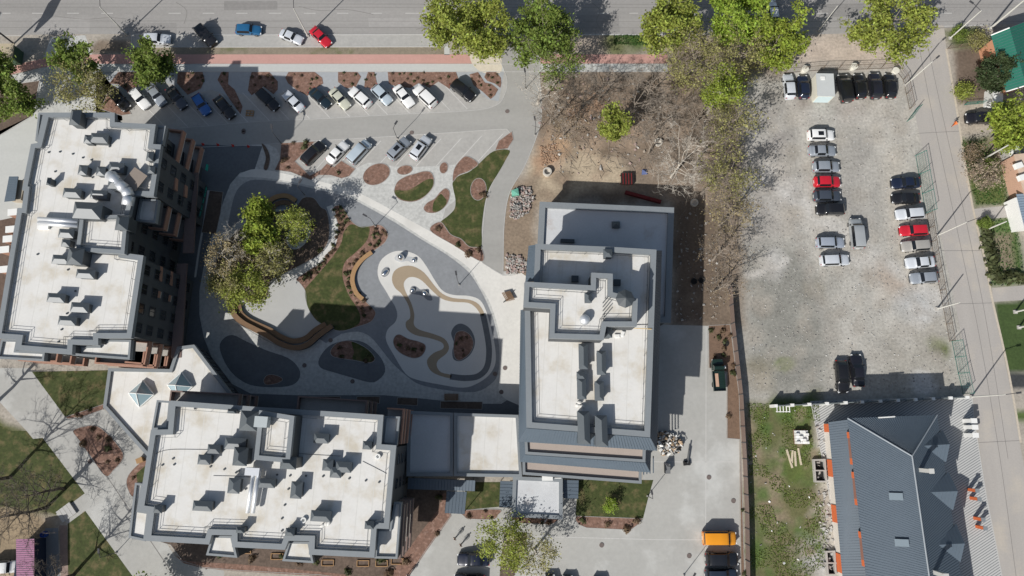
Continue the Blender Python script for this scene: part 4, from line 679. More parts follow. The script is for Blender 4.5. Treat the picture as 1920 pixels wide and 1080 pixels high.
 ('suv', 1030, 1108, 90, BLK, 'black SUV cut by the bottom edge, left of three', 1.0, .3, 'cars at the bottom edge'), ('suv', 1064, 1110, 90, DGB, 'dark SUV cut by the bottom edge, middle of three', 1.0, .3, 'cars at the bottom edge'), ('suv', 1122, 1113, 90, BLK, 'black SUV cut by the bottom edge, right of three', 1.0, .3, 'cars at the bottom edge')]: car(*c)
car('van', 1351, 1010, 0, (.78, .30, .012), 'tall orange van at the east fence', 1.0, .1, 'cars at the east fence', z=1.4)
# green flatbed truck
w = W(1347, 703, 1); t = thing('flatbed_truck', (w.x, w.y, 0.02), 'dark green flatbed truck at the brown strip, a pale board on its bed', 'truck', rz=math.radians(92)); GRN = paint((.012, .03, .022)); o0 = ORG.pop(t.name)
b = MB(); b.prism([(2.35, -.8), (2.5, -.5), (2.5, .5), (2.35, .8), (1.9, .92), (.75, .92), (.75, -.92), (1.9, -.92)], .5, 1.15); b.add([(1.75, -.85, 1.15), (1.75, .85, 1.15), (1.3, .78, 1.95), (1.3, -.78, 1.95), (.75, -.85, 1.15), (.75, .85, 1.15), (.8, .78, 1.95), (.8, -.78, 1.95)], [(3, 2, 6, 7), (7, 6, 5, 4), (1, 5, 6, 2), (0, 3, 7, 4)]); b.build('cab', GRN, t)
MB().add([(1.76, -.8, 1.18), (1.76, .8, 1.18), (1.32, .74, 1.93), (1.32, -.74, 1.93)], [(0, 1, 2, 3)]).build('windshield', GLASS, t)
b = MB(); b.box((-.95, 0, .72), (3.2, 1.9, .12))
for s in ((-.95, .93, .95, 3.2, .06), (-.95, -.93, .95, 3.2, .06), (.62, 0, 1.0, .06, 1.9), (-2.52, 0, .95, .06, 1.9)): b.box(s[:3], (s[3], s[4], .45))
for k in range(8): b.box((-2.4 + k * .42, 0, .80), (.06, 1.78, .05))
b.build('cargo_bed', GRN, t)
for sx in (1.6, -1.5):
    for sy in (.82, -.82): MB().tube((sx, sy - .12, .38), (sx, sy + .12, .38), .38, n=14).build('wheel', TYRE, t)
for sy in (.7, -.7): MB().box((2.42, sy, .85), (.1, .25, .2)).build('headlight', LAMP, t)
MB().box((-.8, .25, .86), (2.1, .5, .05)).build('board', mat('pale_board', (.5, .33, .24), var=.1), t); MB().box((1.2, -1.05, 1.2), (.4, .3, .3)).build('mirror', PLATE, t)
# ------------------------------------------------------------------ buildings
ROOF = mat('roof_membrane', (0.66, 0.65, 0.625), var=0.05, scale=0.5, fine=3, col2=(0.53, 0.485, 0.405), c2scale=0.3, c2lo=0.44, c2hi=0.74, rough=0.75, stripes=(0.157, 0.06, (0.58, 0.57, 0.54), 0.0, 0.012))
ROOF_G = mat('roof_membrane_grey', (0.54, 0.55, 0.56), var=0.07, scale=0.4, fine=3, col2=(0.42, 0.38, 0.36), c2scale=0.25, c2lo=0.58, c2hi=0.8)
CAP = mat('parapet_sheet', (0.215, 0.235, 0.25), var=0.06, scale=0.5, fine=3, rough=0.55, spec=0.4)
WALL = mat('dark_render', (0.085, 0.09, 0.095), var=0.12, scale=0.6, fine=5); BRICK = mat('terracotta_brick', (0.36, 0.20, 0.145), var=0.15, scale=1.2, fine=10); WALL2 = mat('brown_panel', (0.20, 0.145, 0.13), var=0.12, scale=0.8)
METAL = mat('standing_seam', (0.085, 0.112, 0.142), var=0.07, scale=0.5, fine=3, rough=0.5, spec=0.5); METAL_L = mat('seam_rib', (0.105, 0.132, 0.162), var=0.05, rough=0.5)
VENTW = mat('vent_sheet', (0.06, 0.07, 0.078), var=0.08, rough=0.5, spec=0.5); VENTC = mat('vent_cap_sheet', (0.095, 0.11, 0.122), var=0.08, rough=0.45, spec=0.5)
CHROME = mat('zinc_duct', (0.72, 0.74, 0.77), var=0.06, rough=0.42, metal=0.55); RAILM = mat('rail_steel', (0.10, 0.105, 0.11), var=0, rough=0.5); PANE = glass_mat('window_glass', (0.02, 0.024, 0.028)); FRAME = mat('window_frame', (0.06, 0.062, 0.066), var=0); WHITE = mat('white_paint', (0.75, 0.75, 0.73), var=0.05)
DECK = mat('terrace_deck', (0.40, 0.34, 0.30), var=0.08, scale=0.6, fine=5); CONCR = mat('old_concrete', (0.40, 0.385, 0.36), var=0.15, scale=1.2)
def rails(t, P, z, name='railing', closed=True, h=0.9):
    b = MB(); n = len(P)
    for i in range(n if closed else n - 1):
        a, c = Vector((*P[i][:2], 0)), Vector((*P[(i + 1) % n][:2], 0)); L = (c - a).length
        for hh in (h, h * .55): b.tube((a.x, a.y, z + hh), (c.x, c.y, z + hh), 0.028, n=4, cap=False)
        k = max(1, int(L / 2.0))
        for j in range(k):
            p = a + (c - a) * j / k; b.tube((p.x, p.y, z), (p.x, p.y, z + h), 0.028, n=4, cap=False)
    return b.build(name, RAILM, t)
def block(t, px, zt, zb=0.0, wall=None, pw=0.72, drop=0.6, roof=None, over=0.35, rail=True, capm=None, rin=0.35):
    """walls, parapet and flat roof over an outline seen at the parapet top"""
    P = poly_w(px, zt); I = inset(P, pw); V = inset(P, over); capm = capm or CAP
    MB().sides(V, zb, zt - 0.8).build('wall', wall or WALL, t)
    b = MB(); b.sides(P, zt - 0.8, zt); b.ring(P, I, zt); b.sides(I, zt - drop, zt, inward=True); b.ring(V, P, zt - 0.8); b.build('parapet', capm, t)
    MB().add([(p.x, p.y, zt - drop) for p in I], [tuple(range(len(I)))]).build('flat_roof', roof or ROOF, t)
    if rail: rails(t, inset(P, pw + rin), zt - drop)
    return P
WSH = {}
def window(t, c, nrm, w, h):
    k = (round(w, 2), round(h, 2))
    if k not in WSH:
        b = MB(); f = 0.07
        for x in (-w / 2 + f / 2, w / 2 - f / 2, 0): b.box((x, 0.03, 0), (f, 0.1, h))
        for z in (-h / 2 + f / 2, h / 2 - f / 2): b.box((0, 0.032, z), (w, 0.1, f))
        o = b.build('window', FRAME); o2 = MB().box((0, 0, 0), (w - .04, 0.06, h - .04)).build('pane', PANE); WSH[k] = (o.data, o2.data); bpy.data.objects.remove(o); bpy.data.objects.remove(o2)
    a = math.atan2(nrm[1], nrm[0]) - math.pi / 2; o = bpy.data.objects.new('window', WSH[k][0]); COL.objects.link(o); o.parent = t; o.location = Vector(c) - ORG[t.name]; o.rotation_euler.z = a
    p = bpy.data.objects.new('pane', WSH[k][1]); COL.objects.link(p); p.parent = o
def windows_on(t, P, zs, skip=(), only=None, w=1.5, h=1.6, gap=2.6, over=0.35, zmin=0):
    V = inset(P, over)
    for i in range(len(V)):
        if i in skip or (only is not None and i not in only): continue
        a, b = V[i], V[(i + 1) % len(V)]; d = b - a; L = d.length
        if L < 2.6: continue
        d.normalize(); n = Vector((d.y, -d.x)); k = max(1, int((L - 0.6) / gap))
        for j in range(k):
            p = a + d * (L * (j + .5) / k)
            for z in zs: window(t, (p.x + n.x * .02, p.y + n.y * .02, z), n, w, h)
def vent(t, x, y, z, lx, ly, h=1.5, rz=-0.05, cap=0.45):
    """chimney-like sheet-metal vent with hipped cap; pixel of the cap centre"""
    c = W(x, y, z + h); b = MB(); b.box((c.x, c.y, z + h / 2 - .12), (lx * .84, ly * .84, h - .24), rz); o = b.build('roof_vent', VENTW, t)
    hx, hy = lx / 2, ly / 2; ridge = max(hx, hy) - min(hx, hy) * .8; rx, ry = (ridge, 0.02) if hx >= hy else (0.02, ridge); ca, sa = math.cos(rz), math.sin(rz)
    R = lambda u, v, w: (c.x + u * ca - v * sa, c.y + u * sa + v * ca, w); zz = z + h - .25
    vs = [R(-hx, -hy, zz), R(hx, -hy, zz), R(hx, hy, zz), R(-hx, hy, zz), R(-hx, -hy, zz + .08), R(hx, -hy, zz + .08), R(hx, hy, zz + .08), R(-hx, hy, zz + .08), R(-rx, -ry, zz + cap), R(rx, -ry, zz + cap), R(rx, ry, zz + cap), R(-rx, ry, zz + cap)]
    MB().add(vs, [(0, 1, 5, 4), (1, 2, 6, 5), (2, 3, 7, 6), (3, 0, 4, 7), (4, 5, 9, 8), (5, 6, 10, 9), (6, 7, 11, 10), (7, 4, 8, 11), (8, 9, 10, 11), (3, 2, 1, 0)]).build('vent_cap', VENTC, o)
def balcony_stack(t, p, q, depth, levels, m=None, thick=0.22, h=1.05):
    """p->q outer edge (world), inside lies to the left of p->q"""
    p, q = Vector(p), Vector(q); d = (q - p).normalized(); n = Vector((-d.y, d.x)); a = math.atan2(d.y, d.x); L = (q - p).length
    for z in levels:
        b = MB(); c = (p + q) / 2 + n * depth / 2; b.box((c.x, c.y, z - h - .1), (L, depth, .2), a, 1)
        e = (p + q) / 2 + n * thick / 2; b.box((e.x, e.y, z - h / 2), (L, thick, h), a)
        for s in (p, q):
            k = s + n * depth / 2 + d * (thick / 2 + .002) * (1 if s is p else -1); b.box((k.x, k.y, z - h / 2 - .005), (thick, depth - .02, h), a)
        b.build('balcony', [m or BRICK, CONCR], t)
def ribbed(t, quad, name='metal_roof', m=None, sp=0.42, thick=0.12, rh=0.05):
    """sloped sheet: quad = top0, top1, bottom1, bottom0 ; ribs run from top to bottom"""
    a, b_, c, d = [Vector(v) for v in quad]; n = (b_ - a).cross(d - a).normalized(); n = n if n.z > 0 else -n; dn = n * thick
    o = MB().add([a, b_, c, d, a - dn, b_ - dn, c - dn, d - dn], [(0, 3, 2, 1), (4, 5, 6, 7), (0, 1, 5, 4), (1, 2, 6, 5), (2, 3, 7, 6), (3, 0, 4, 7)]).build(name, m or METAL, t)
    k = max(2, int(max((b_ - a).length, (c - d).length) / sp)); rb = MB()
    for i in range(k + 1):
        u = a.lerp(b_, i / k); v = d.lerp(c, i / k)
        if (u - v).length < .05: continue
        rb.add([u + n * .002 + (b_ - a).normalized() * .03, u + n * rh, u + n * .002 - (b_ - a).normalized() * .03, v + n * .002 + (c - d).normalized() * .03, v + n * rh, v + n * .002 - (c - d).normalized() * .03], [(0, 1, 4, 3), (1, 2, 5, 4), (0, 2, 1), (3, 4, 5)])
    rb.build('roof_seam', METAL_L, o, kind='stuff'); return o
FL = [2.0, 5.2, 8.5, 11.8, 14.9]
# --- left building
tA = thing('apartment_building', (-62, 28, 0), 'tall dark apartment block on the left with white flat roof and terracotta balconies', 'building')
PA = block(tA, [(84, 211), (215, 211), (215, 229), (292, 233), (287, 270), (302, 271), (288, 368), (250, 366), (244, 392), (237, 430), (232, 474), (269, 479), (246, 634), (184, 634), (184, 647), (136, 646), (135, 665), (29, 656), (32, 637), (-8, 634), (19, 470), (33, 390), (41, 390), (45, 357), (41, 356), (58, 270), (70, 268)], 17)
windows_on(tA, PA, FL)
for px, z in (([(72, 211), (85, 211), (73, 264), (66, 264)], 15.6), ([(46, 358), (56, 358), (50, 391), (41, 391)], 15.6), ([(293, 235), (311, 236), (304, 271), (287, 271)], 16), ([(262, 372), (297, 374), (291, 418), (254, 414)], 14.9), ([(2, 636), (34, 637), (30, 657), (84, 660), (82, 677), (-6, 672)], 14.7), ([(137, 648), (184, 648), (184, 636), (246, 637), (243, 674), (134, 666)], 14.7)):
    block(tA, px, z, z - 1.4 if z > 15 else 13.2, pw=0.3, drop=0.35, over=0.05, rail=False)
LV = [11.1, 7.8, 4.5]
balcony_stack(tA, (-51.9, 40.3), (-51.2, 45.3), 2.6, LV); balcony_stack(tA, (-52.75, 29.3), (-52.3, 33.4), 2.4, LV); balcony_stack(tA, (-53.0, 17.1), (-52.75, 19.9), 0.9, LV); balcony_stack(tA, (-53.6, 8.9), (-53.3, 12.3), 3.0, LV)
balcony_stack(tA, (-61.0, 9.05), (-53.9, 8.65), 2.2, LV); balcony_stack(tA, (-74.5, 9.75), (-66.5, 9.25), 2.2, LV)
for z in (11.1, 7.8, 4.5):
    c = Vector((-53.0, 36.5, z)); MB().box((-51.75, 36.6, z - .4), (0.25, 1.9, .9), 0.03).build('wall_panel', BRICK, tA); MB().box((-52.75, 22.5, z - .3), (.3, 2.2, .8), .03).build('wall_panel', BRICK, tA)
b = MB(); b.box((-51.95, 34.0, 4.55), (1.7, 13.5, .35), .03); b.box((-52.35, 18, 4.55), (1.6, 15, .35), .03); b.build('canopy', WALL2, tA)
# teal lettering on the canopy edge (strokes too small to read)
TEAL = mat('teal_sign', (0.02, 0.30, 0.24), var=0); w0, w1 = W(387, 352, 5.0), W(374, 406, 5.0); r = random.Random(3)
sg = MB().box(((w0.x + w1.x) / 2, (w0.y + w1.y) / 2, 5.0), (.08, (w0 - w1).length + .5, .75), -.13).build('sign_board', mat('sign_back', (.02, .05, .05), var=0), tA)
for i in range(24):
    if i in (8, 13, 14, 19): continue
    p = w0.lerp(w1, (i + .5) / 24); hh = r.uniform(.25, .45); b = MB(); b.box((p.x + .08, p.y, 5.1), (.07, .06, hh), -.13)
    if r.random() < .7: b.box((p.x + .08, p.y + .09, 5.1 + r.choice((-.1, .1, 0))), (.07, .14, .07), -.13)
    b.build('letter', TEAL, sg)
p = W(388, 314, 4.6); MB().box((p.x, p.y, 4.6), (.12, 1.0, .7), -.1).build('side_sign', TEAL, tA)
for v in [(185, 258, 2.6, 1.5), (164, 260, 1.2, 1.3), (154, 318, 1.3, 1.5), (188, 320, 1.3, 1.4), (217, 314, 2.2, 1.5), (134, 361, 2.6, 1.4), (184, 364, 2.4, 1.3), (123, 437, 2.2, 1.3), (113, 486, 2.5, 1.3), (159, 513, 2.6, 1.3), (104, 558, 2.5, 1.3), (148, 576, 2.5, 1.4), (125, 601, 2.5, 1.3), (280, 292, 1.0, 1.4), (283, 317, 1.0, 1.2), (90, 339, .6, 1.1), (122, 455, 1.2, 1.1)]: vent(tA, v[0], v[1], 16.4, v[2], v[3], 1.4)
vent(tA, 140, 219, 16.4, 1.5, 2.4, 2.0, cap=.8); vent(tA, 163, 394, 16.4, 4.0, 2.4, 3.2, cap=.9); vent(tA, 212, 343, 16.4, 1.6, 1.6, 2.2); vent(tA, 228, 417, 16.4, 1.8, 2.2, 2.6, cap=.9)
block(tA, [(150, 405), (240, 402), (237, 432), (233, 476), (142, 470), (146, 440)], 18.0, 16.3, pw=0.55, drop=0.5, over=0.02)
for v in [(140, 480, 2.2, 2.4)]: vent(tA, v[0], v[1], 16.4, v[2], v[3], 2.4, cap=.9)
for y in (412.5, 420.5):
    a, c = W(72, y - 2, 17.3), W(146, y + 3, 17.5); MB().tube(a, c, .32, n=12).build('silver_pipe', CHROME, tA, smooth=True)
MB().box(W(82, 426, 16.6), (1.6, .6, .5)).build('pipe_support', WHITE, tA)
b = MB(); pp = [W(208, 328, 18.2), W(222, 345, 18.0), W(236, 355, 17.8), W(242, 368, 17.6), W(239, 385, 17.4)]
for i in range(4): b.tube(pp[i], pp[i + 1], .8, n=14)
b.lathe([(.75, -1.0), (.75, 0), (.45, .35), (0.02, .45)], 16, tuple(W(206, 329, 18.2))); b.build('silver_duct', CHROME, tA, smooth=True)
MB().box(W(253, 336, 17.4), (2.4, 2.8, .12), -.6).build('duct_plate', mat('weathered_board', (.25, .21, .18), var=.1), tA)
# --- lower building
tB = thing('apartment_building', (-32, -7, 0), 'tall dark apartment block at the bottom left with stepped white flat roof', 'building')
PB = block(tB, [(320, 751), (484, 763), (553, 767), (719, 778), (715, 833), (743, 835), (729, 992), (706, 991), (702, 1046), (579, 1040), (580, 1015), (541, 1014), (534, 1031), (435, 1026), (435, 1004), (397, 1003), (392, 1021), (272, 1014), (279, 960), (259, 957), (283, 806), (315, 805)], 17)
windows_on(tB, PB, FL)
for px, z in (([(294, 750), (320, 752), (315, 805), (284, 806)], 15.8), ([(721, 780), (750, 781), (744, 835), (716, 833)], 15.2), ([(739, 941), (753, 942), (745, 1048), (702, 1047), (706, 992), (730, 992)], 15.2), ([(253, 905), (268, 907), (260, 957), (279, 960), (272, 1015), (241, 1008)], 15.2), ([(397, 1004), (435, 1005), (445, 1046), (386, 1041)], 15.6), ([(541, 1015), (580, 1016), (588, 1056), (529, 1052)], 15.6)):
    block(tB, px, z, 0 if z > 15.5 or px[0][0] == 253 else 13.4, pw=0.28, drop=0.35, over=0.05, rail=False)
block(tB, [(486, 769), (552, 780), (543, 868), (476, 862)], 20.2, 16.3, pw=0.6, drop=0.6, over=0.02)
LB = [13.6, 11.1, 7.8, 4.5]
balcony_stack(tB, (-15.5, -2.4), (-15.2, 2.5), 2.4, LB); balcony_stack(tB, (-15.1, -17.6), (-14.8, -10.6), 2.2, LB, m=WALL2); balcony_stack(tB, (-39.4, 4.7), (-49.5, 5.2), 1.9, LV, m=WALL2); balcony_stack(tB, (-20.9, 3.75), (-31, 4.4), 1.9, LV, m=WALL2)
for v in [(382, 862, 1.7, 1.3), (400, 842, 1.7, 1.2), (440, 832, 2.8, 1.5), (379, 949, 2.6, 1.3), (438, 911, 1.6, 2.0), (499, 906, 2.3, 1.2), (555, 919, 1.5, 2.2), (602, 822, 2.0, 1.3), (614, 872, 1.4, 1.5), (644, 876, 2.1, 1.4), (629, 886, 1.5, 1.4), (601, 968, 2.7, 1.4), (295, 955, 1.1, 1.0), (450, 994, 1.1, .8), (543, 998, 1.2, 1.0), (692, 985, 1.2, 1.0), (688, 835, 1.2, 1.1), (434, 771, 1.2, .6)]: vent(tB, v[0], v[1], 16.4, v[2], v[3], 1.4)
vent(tB, 466, 789, 16.4, 2.4, 2.6, 3.4, cap=1.0); vent(tB, 450, 856, 16.4, 1.9, 2.4, 2.2, cap=.9); vent(tB, 540, 868, 16.4, 2.1, 1.6, 3.6, cap=.9)
MB().box(W(492, 791, 20.6), (1.7, 1.4, 1.3), -.06).build('air_conditioner', mat('unit_grey', (.42, .46, .47), var=.05), tB)
for x in (470, 480): MB().tube(W(x + 6, 884, 17.6), W(x - 6, 962, 17.4), .27, n=12).build('silver_pipe', CHROME, tB, smooth=True)
MB().box(W(475, 884, 17.5), (1.9, 1.0, 1.0), -.05).build('pipe_plenum', CHROME, tB)
for x, y in ((709, 856), (570, 975)): MB().lathe([(.38, 0), (.38, .35), (.2, .35), (.2, .1), (0.01, .1)], 14, tuple(W(x, y, 16.4))).build('roof_drain', WHITE, tB)
for t_, pts_ in ((tA, [(92, 286), (113, 285), (137, 289), (172, 300), (156, 296), (206, 275), (104, 322), (128, 506), (155, 492), (71, 477), (126, 588), (116, 618), (142, 546), (110, 641), (174, 333)]), (tB, [(305, 872), (327, 871), (325, 860), (395, 875), (421, 880), (443, 886), (448, 883), (520, 890), (544, 892), (574, 892), (606, 893), (655, 897), (686, 901), (711, 904), (541, 917), (534, 947), (529, 972), (529, 995), (461, 917), (366, 766)])):
    for x, y in pts_: MB().lathe([(.12, 0), (.12, .1), (.15, .11), (.14, .14), (.02, .15)], 10, tuple(W(x, y, 16.4))).build('vent_pipe', VENTW, t_)
for pts_ in ([(292, 850), (320, 843), (385, 843), (430, 842)], [(400, 892), (440, 893), (478, 895)], [(560, 850), (595, 853), (640, 855)], [(680, 865), (700, 875), (725, 888)], [(500, 815), (505, 835), (498, 852)]):
    b = MB(); q = [W(x, y, 16.44) for x, y in smooth(pts_, False, 4)]
    for i in range(len(q) - 1): b.tube(q[i], q[i + 1], .03, n=4, cap=False)
    b.build('cable', RAILM, tB)
# sacks and hoses left on the lower roof
SACK = mat('white_sack', (.66, .65, .62), var=.06)
for k, (x, y) in enumerate(((606, 985), (612, 981), (617, 980))):
    o = MB().lathe([(.1, 0), (.42, .12), (.4, .26), (.1, .34)], 10, (0, 0, 0), 1.0, .55).build('sack', SACK, smooth=True); o.location = W(x, y, 16.41); o.rotation_euler.z = .6 + k * .3; tag(o, 'white sack lying on the lower roof beside a hipped vent', 'sack', 'sacks on the lower roof')
# --- west link
tW = thing('link_building', (-53, 4, 0), 'low white-roofed link between the two dark blocks with two glass pyramids', 'building')
PW = block(tW, [(203, 690), (318, 692), (332, 650), (364, 646), (437, 742), (420, 775), (300, 775), (300, 860), (275, 855), (193, 763)], 5.0, pw=0.5, drop=0.35, rail=False); windows_on(tW, PW, [2.0], w=1.6, h=2.4, gap=2.2)
for cx, cy in ((261, 738), (334, 723)):
    c = W(cx, cy, 5.6); b = MB(); R = 2.05; Q = [(c.x + R * math.cos(a) * .95, c.y + R * math.sin(a), 0) for a in (math.radians(-92), math.radians(-4), math.radians(88), math.radians(176))]; ap = Vector((c.x, c.y, 6.55))
    base = MB().prism([(q[0], q[1]) for q in Q], 4.64, 5.05).build('pyramid_skylight', WHITE, tW)
    for i in range(4):
        p, q = Vector((*Q[i][:2], 5.06)), Vector((*Q[(i + 1) % 4][:2], 5.06)); MB().add([p.lerp(ap, .03), q.lerp(ap, .03), ap], [(0, 1, 2)]).build('pane', glass_mat('skylight_glass', (.26, .36, .40), .05), base); MB().tube(p, ap, .07, n=5).tube(p, q, .09, n=5).build('glazing_bar', WHITE, base)
# --- east link
tE = thing('link_building', (-7, -2.5, 0), 'low white-roofed link between the lower block and the right building', 'building')
PE = block(tE, [(764, 770), (850, 774), (850, 893), (762, 893)], 4.7, pw=0.5, drop=0.4, rail=False, roof=ROOF_G); P2 = block(tE, [(851, 774), (972, 778), (979, 895), (851, 893)], 5.0, pw=0.45, drop=0.5, rail=False)
windows_on(tE, PE, [2.2], w=1.7, h=2.4, gap=2.3); windows_on(tE, P2, [2.2], w=1.7, h=2.4, gap=2.3)
def canopy(px, z0, z1, label, along=True):
    q = [W(px[0][0], px[0][1], z0), W(px[1][0], px[1][1], z0), W(px[2][0], px[2][1], z1), W(px[3][0], px[3][1], z1)]; t = thing('metal_canopy', ((q[0] + q[2]) / 2).to_2d().to_3d(), label, 'canopy', 'metal canopies at the entrances')
    if not along: q = [q[1], q[2], q[3], q[0]]
    ribbed(t, q, 'canopy_roof', sp=0.45)
    for p in q: c = p.lerp((q[0] + q[2]) / 2, .08); MB().tube((c.x, c.y, 0), (c.x, c.y, min(p.z - .16, 3.1)), .06).build('post', RAILM, t)
canopy([(766, 896), (891, 901), (890, 921), (764, 917)], 3.7, 3.4, 'long dark seamed canopy under the east link'); canopy([(838, 921), (875, 922), (871, 964), (834, 962)], 3.3, 3.2, 'dark seamed canopy leading down to the diagonal path')
canopy([(938, 902), (968, 903), (966, 952), (936, 951)], 3.5, 3.4, 'dark seamed canopy left of the flat entrance roof', False); canopy([(1056, 900), (1085, 901), (1084, 935), (1056, 934)], 3.5, 3.4, 'dark seamed canopy right of the flat entrance roof', False)
t = thing('entrance_canopy', W(1008, 935, 0), 'flat square entrance roof with grey membrane in front of the right building', 'canopy')
block(t, [(962, 893), (1055, 897), (1055, 974), (959, 969)], 4.4, 3.6, pw=0.55, drop=0.3, over=.05, rail=False, roof=ROOF_G)
for x, y in ((968, 962), (1048, 966), (968, 905), (1048, 908)): p = W(x, y, 4.3); MB().box((p.x, p.y, 1.8), (.4, .4, 3.6)).build('column', CAP, t)
# --- right building
tC = thing('office_building', (11, 12, 0), 'grey building in the centre right with stacked flat roofs, metal mansards and terraces', 'building')
block(tC, [(1012, 378), (1264, 389), (1258, 605), (1000, 604), (1008, 455)], 5.8, pw=0.95, drop=0.5, roof=ROOF_G, rail=False)
PU = block(tC, [(1004, 457), (1150, 463), (1231, 468), (1219, 820), (987, 802), (983, 530), (1001, 530)], 14.0, pw=0.8, drop=0.75)
windows_on(tC, PU, [2.0, 8.5], w=1.6, gap=3.0)
block(tC, [(984, 528), (1108, 535), (1109, 511), (1149, 513), (1149, 548), (1196, 560), (1194, 612), (1137, 612), (1132, 637), (1030, 634), (1032, 578), (981, 575)], 17.6, 13.2, pw=0.7, drop=0.7, over=.05)
def man(a, b_, c, d, zt, zb): ribbed(tC, [W(*a, zt), W(*b_, zt), W(*c, zb), W(*d, zb)], 'mansard')
man((987, 803), (1219, 821), (1231, 845), (972, 828), 13.6, 11.5); man((983, 580), (987, 803), (972, 828), (976, 582), 13.6, 11.5); man((1219, 821), (1231, 470), (1241, 470), (1232, 845), 13.6, 11.5); man((1005, 459), (1001, 528), (985, 528), (991, 461), 13.6, 12.2)
for px, z in (([(983, 815), (1212, 815), (1210, 867), (985, 852)], 10.4), ([(979, 830), (1204, 830), (1203, 907), (980, 890)], 7.0)): P = block(tC, px, z, pw=0.40, drop=0.4, roof=DECK, rail=False); windows_on(tC, P, [2.0, 5.2], w=1.6, gap=2.4)
man((985, 853), (1210, 868), (1219, 886), (975, 866), 10.0, 8.6); man((983, 820), (985, 853), (975, 866), (973, 822), 10.0, 8.6); man((1210, 868), (1212, 822), (1222, 824), (1219, 886), 10.0, 8.6)
for i in range(4): MB().tube(W(1207 + 6 * i, 890 - i, 6.6), W(1207 + 6 * i, 855, 6.6), .09, n=5).build('pergola_beam', METAL_L, tC)
for v in [(1094, 668, 1.3, 3.6, 1.5), (1128, 680, 1.3, 3.4, 1.5), (1090, 705, 1.3, 1.2, 1.4), (1091, 729, 1.3, 2.9, 1.5), (1124, 733, 1.3, 2.7, 1.5)]: vent(tC, v[0], v[1], 13.25, v[2], v[3], v[4], 0.0)
vent(tC, 1138, 617, 13.25, 1.5, 2.4, 3.0, 0, .7); vent(tC, 1140, 475, 13.25, 1.3, 1.3, 1.4, 0); vent(tC, 1103, 558, 16.9, 1.0, 1.4, 1.2, 0); vent(tC, 1155, 421, 5.3, 1.3, 1.1, .7, 0)
for x0, y0, y1 in ((1094, 772, 832), (1127, 780, 836)):
    a, c = W(x0, y0, 15.2), W(x0 + 2, y1, 15.2); b = MB(); b.prism(ccw([(a.x - .75, a.y), (a.x + .75, a.y), (c.x + .75, c.y), (c.x - .75, c.y)]), 12.2, 14.9)
    b.add([(a.x - .85, a.y + .1, 14.9), (a.x + .85, a.y + .1, 14.9), (c.x + .85, c.y - .1, 14.9), (c.x - .85, c.y - .1, 14.9), (a.x, a.y - .6, 15.5), (c.x, c.y + .6, 15.5)], [(0, 4, 5, 3), (1, 2, 5, 4), (0, 1, 4), (2, 3, 5)]); b.build('ridge_vent', VENTC, tC)
b = MB(); c = W(1172, 560, 18.4); b.lathe([(1.0, -1.2), (1.0, 0), (1.3, 0), (1.28, .12), (.1, .7), (0.02, .7)], 8, tuple(c)); b.build('octagonal_vent', VENTW, tC)
b = MB(); c = W(1096, 600, 17.4); b.lathe([(.55, -.6), (.55, 0), (.75, .05), (.72, .4), (.5, .7), (.02, .85)], 16, tuple(c)); b.build('dome_vent', CHROME, tC, smooth=True)
for k in range(5): a = W(1130, 566 + k * 7.4, 16.95); MB().box((a.x + .5, a.y + .4, 17.2), (1.6, .12, .5), .87).build('fin', VENTW, tC)
for x, y in ((1064, 452), (1078, 523), (1157, 530)): MB().box(W(x, y, 5.6 if y < 500 else 13.5), (2.2 if y < 500 else 1.0, .55 if y < 500 else .9, .5), -.04).build('roof_hatch', VENTW, tC)
for x, y, a in ((1157, 630, 0), (1167, 626, 1.2)):
    o = MB().box((0, 0, .12), (.75, .5, .24)).box((0, 0, .26), (.6, .36, .04)).build('insulation_board', WHITE); o.location = W(x, y, 13.25); o.rotation_euler.z = a; tag(o, 'white block left lying on the right building roof near a vent', 'block', 'white blocks on the right roof')
a, c = W(1145, 613, 13.6), W(1222, 617, 14.1); o = MB().tube(a, c, .06, n=6).build('timber', mat('fresh_timber', (.6, .45, .22), var=.1)); tag(o, 'long yellow timber lying across the right building roof', 'timber')
for k, (x, y) in enumerate(((1086, 755), (1091, 762), (1083, 760))):
    o = MB().lathe([(.15, 0), (.4, .15), (.32, .4), (.05, .5)], 7, (0, 0, 0), 1, .7).build('rubbish_bag', SACK); o.location = W(x, y, 13.26); tag(o, 'white rubbish bag between the vents of the right building roof', 'bag', 'bags on the right roof')
o = MB().box((0, 0, .5), (1.6, .7, .9)).box((1.3, 0, .55), (1.6, .12, .12)).build('roof_unit', WHITE); o.location = W(1026, 896, 4.12); tag(o, 'white unit with a pipe on the flat entrance roof', 'unit')
# --- metal-roofed house
tD = thing('metal_roofed_house', (56, -10, 0), 'house with dark blue-grey seamed metal roof, dormers and orange panels', 'house')
NWc, NEc, RN = W(1589, 784, 7.2), W(1757, 778, 7.0), W(1710, 855, 9.8); dS = (W(1742, 1080, 9.8) - RN).normalized(); RS = RN + dS * 26; SWc = NWc + (W(1635, 1080, 7.2) - W(1600, 785, 7.2)).normalized() * 32; SEc = W(1757, 778, 7.0) + (W(1802, 1080, 7.0) - NEc).normalized() * 32
ribbed(tD, [RN, RS, SWc, NWc], 'roof_slope', sp=.38); ribbed(tD, [RS, RN, NEc, SEc], 'roof_slope', sp=.38); ribbed(tD, [RN, RN + Vector((.02, 0, 0)), NWc, NEc], 'roof_slope', sp=.38)
for a, c in ((RN, NWc), (RN, NEc), (RN, RS)): MB().tube(a + Vector((0, 0, .03)), c + Vector((0, 0, .03)), .11, n=6).build('ridge_cap', mat('ridge_sheet', (.30, .33, .36), var=.05, rough=.5), tD)
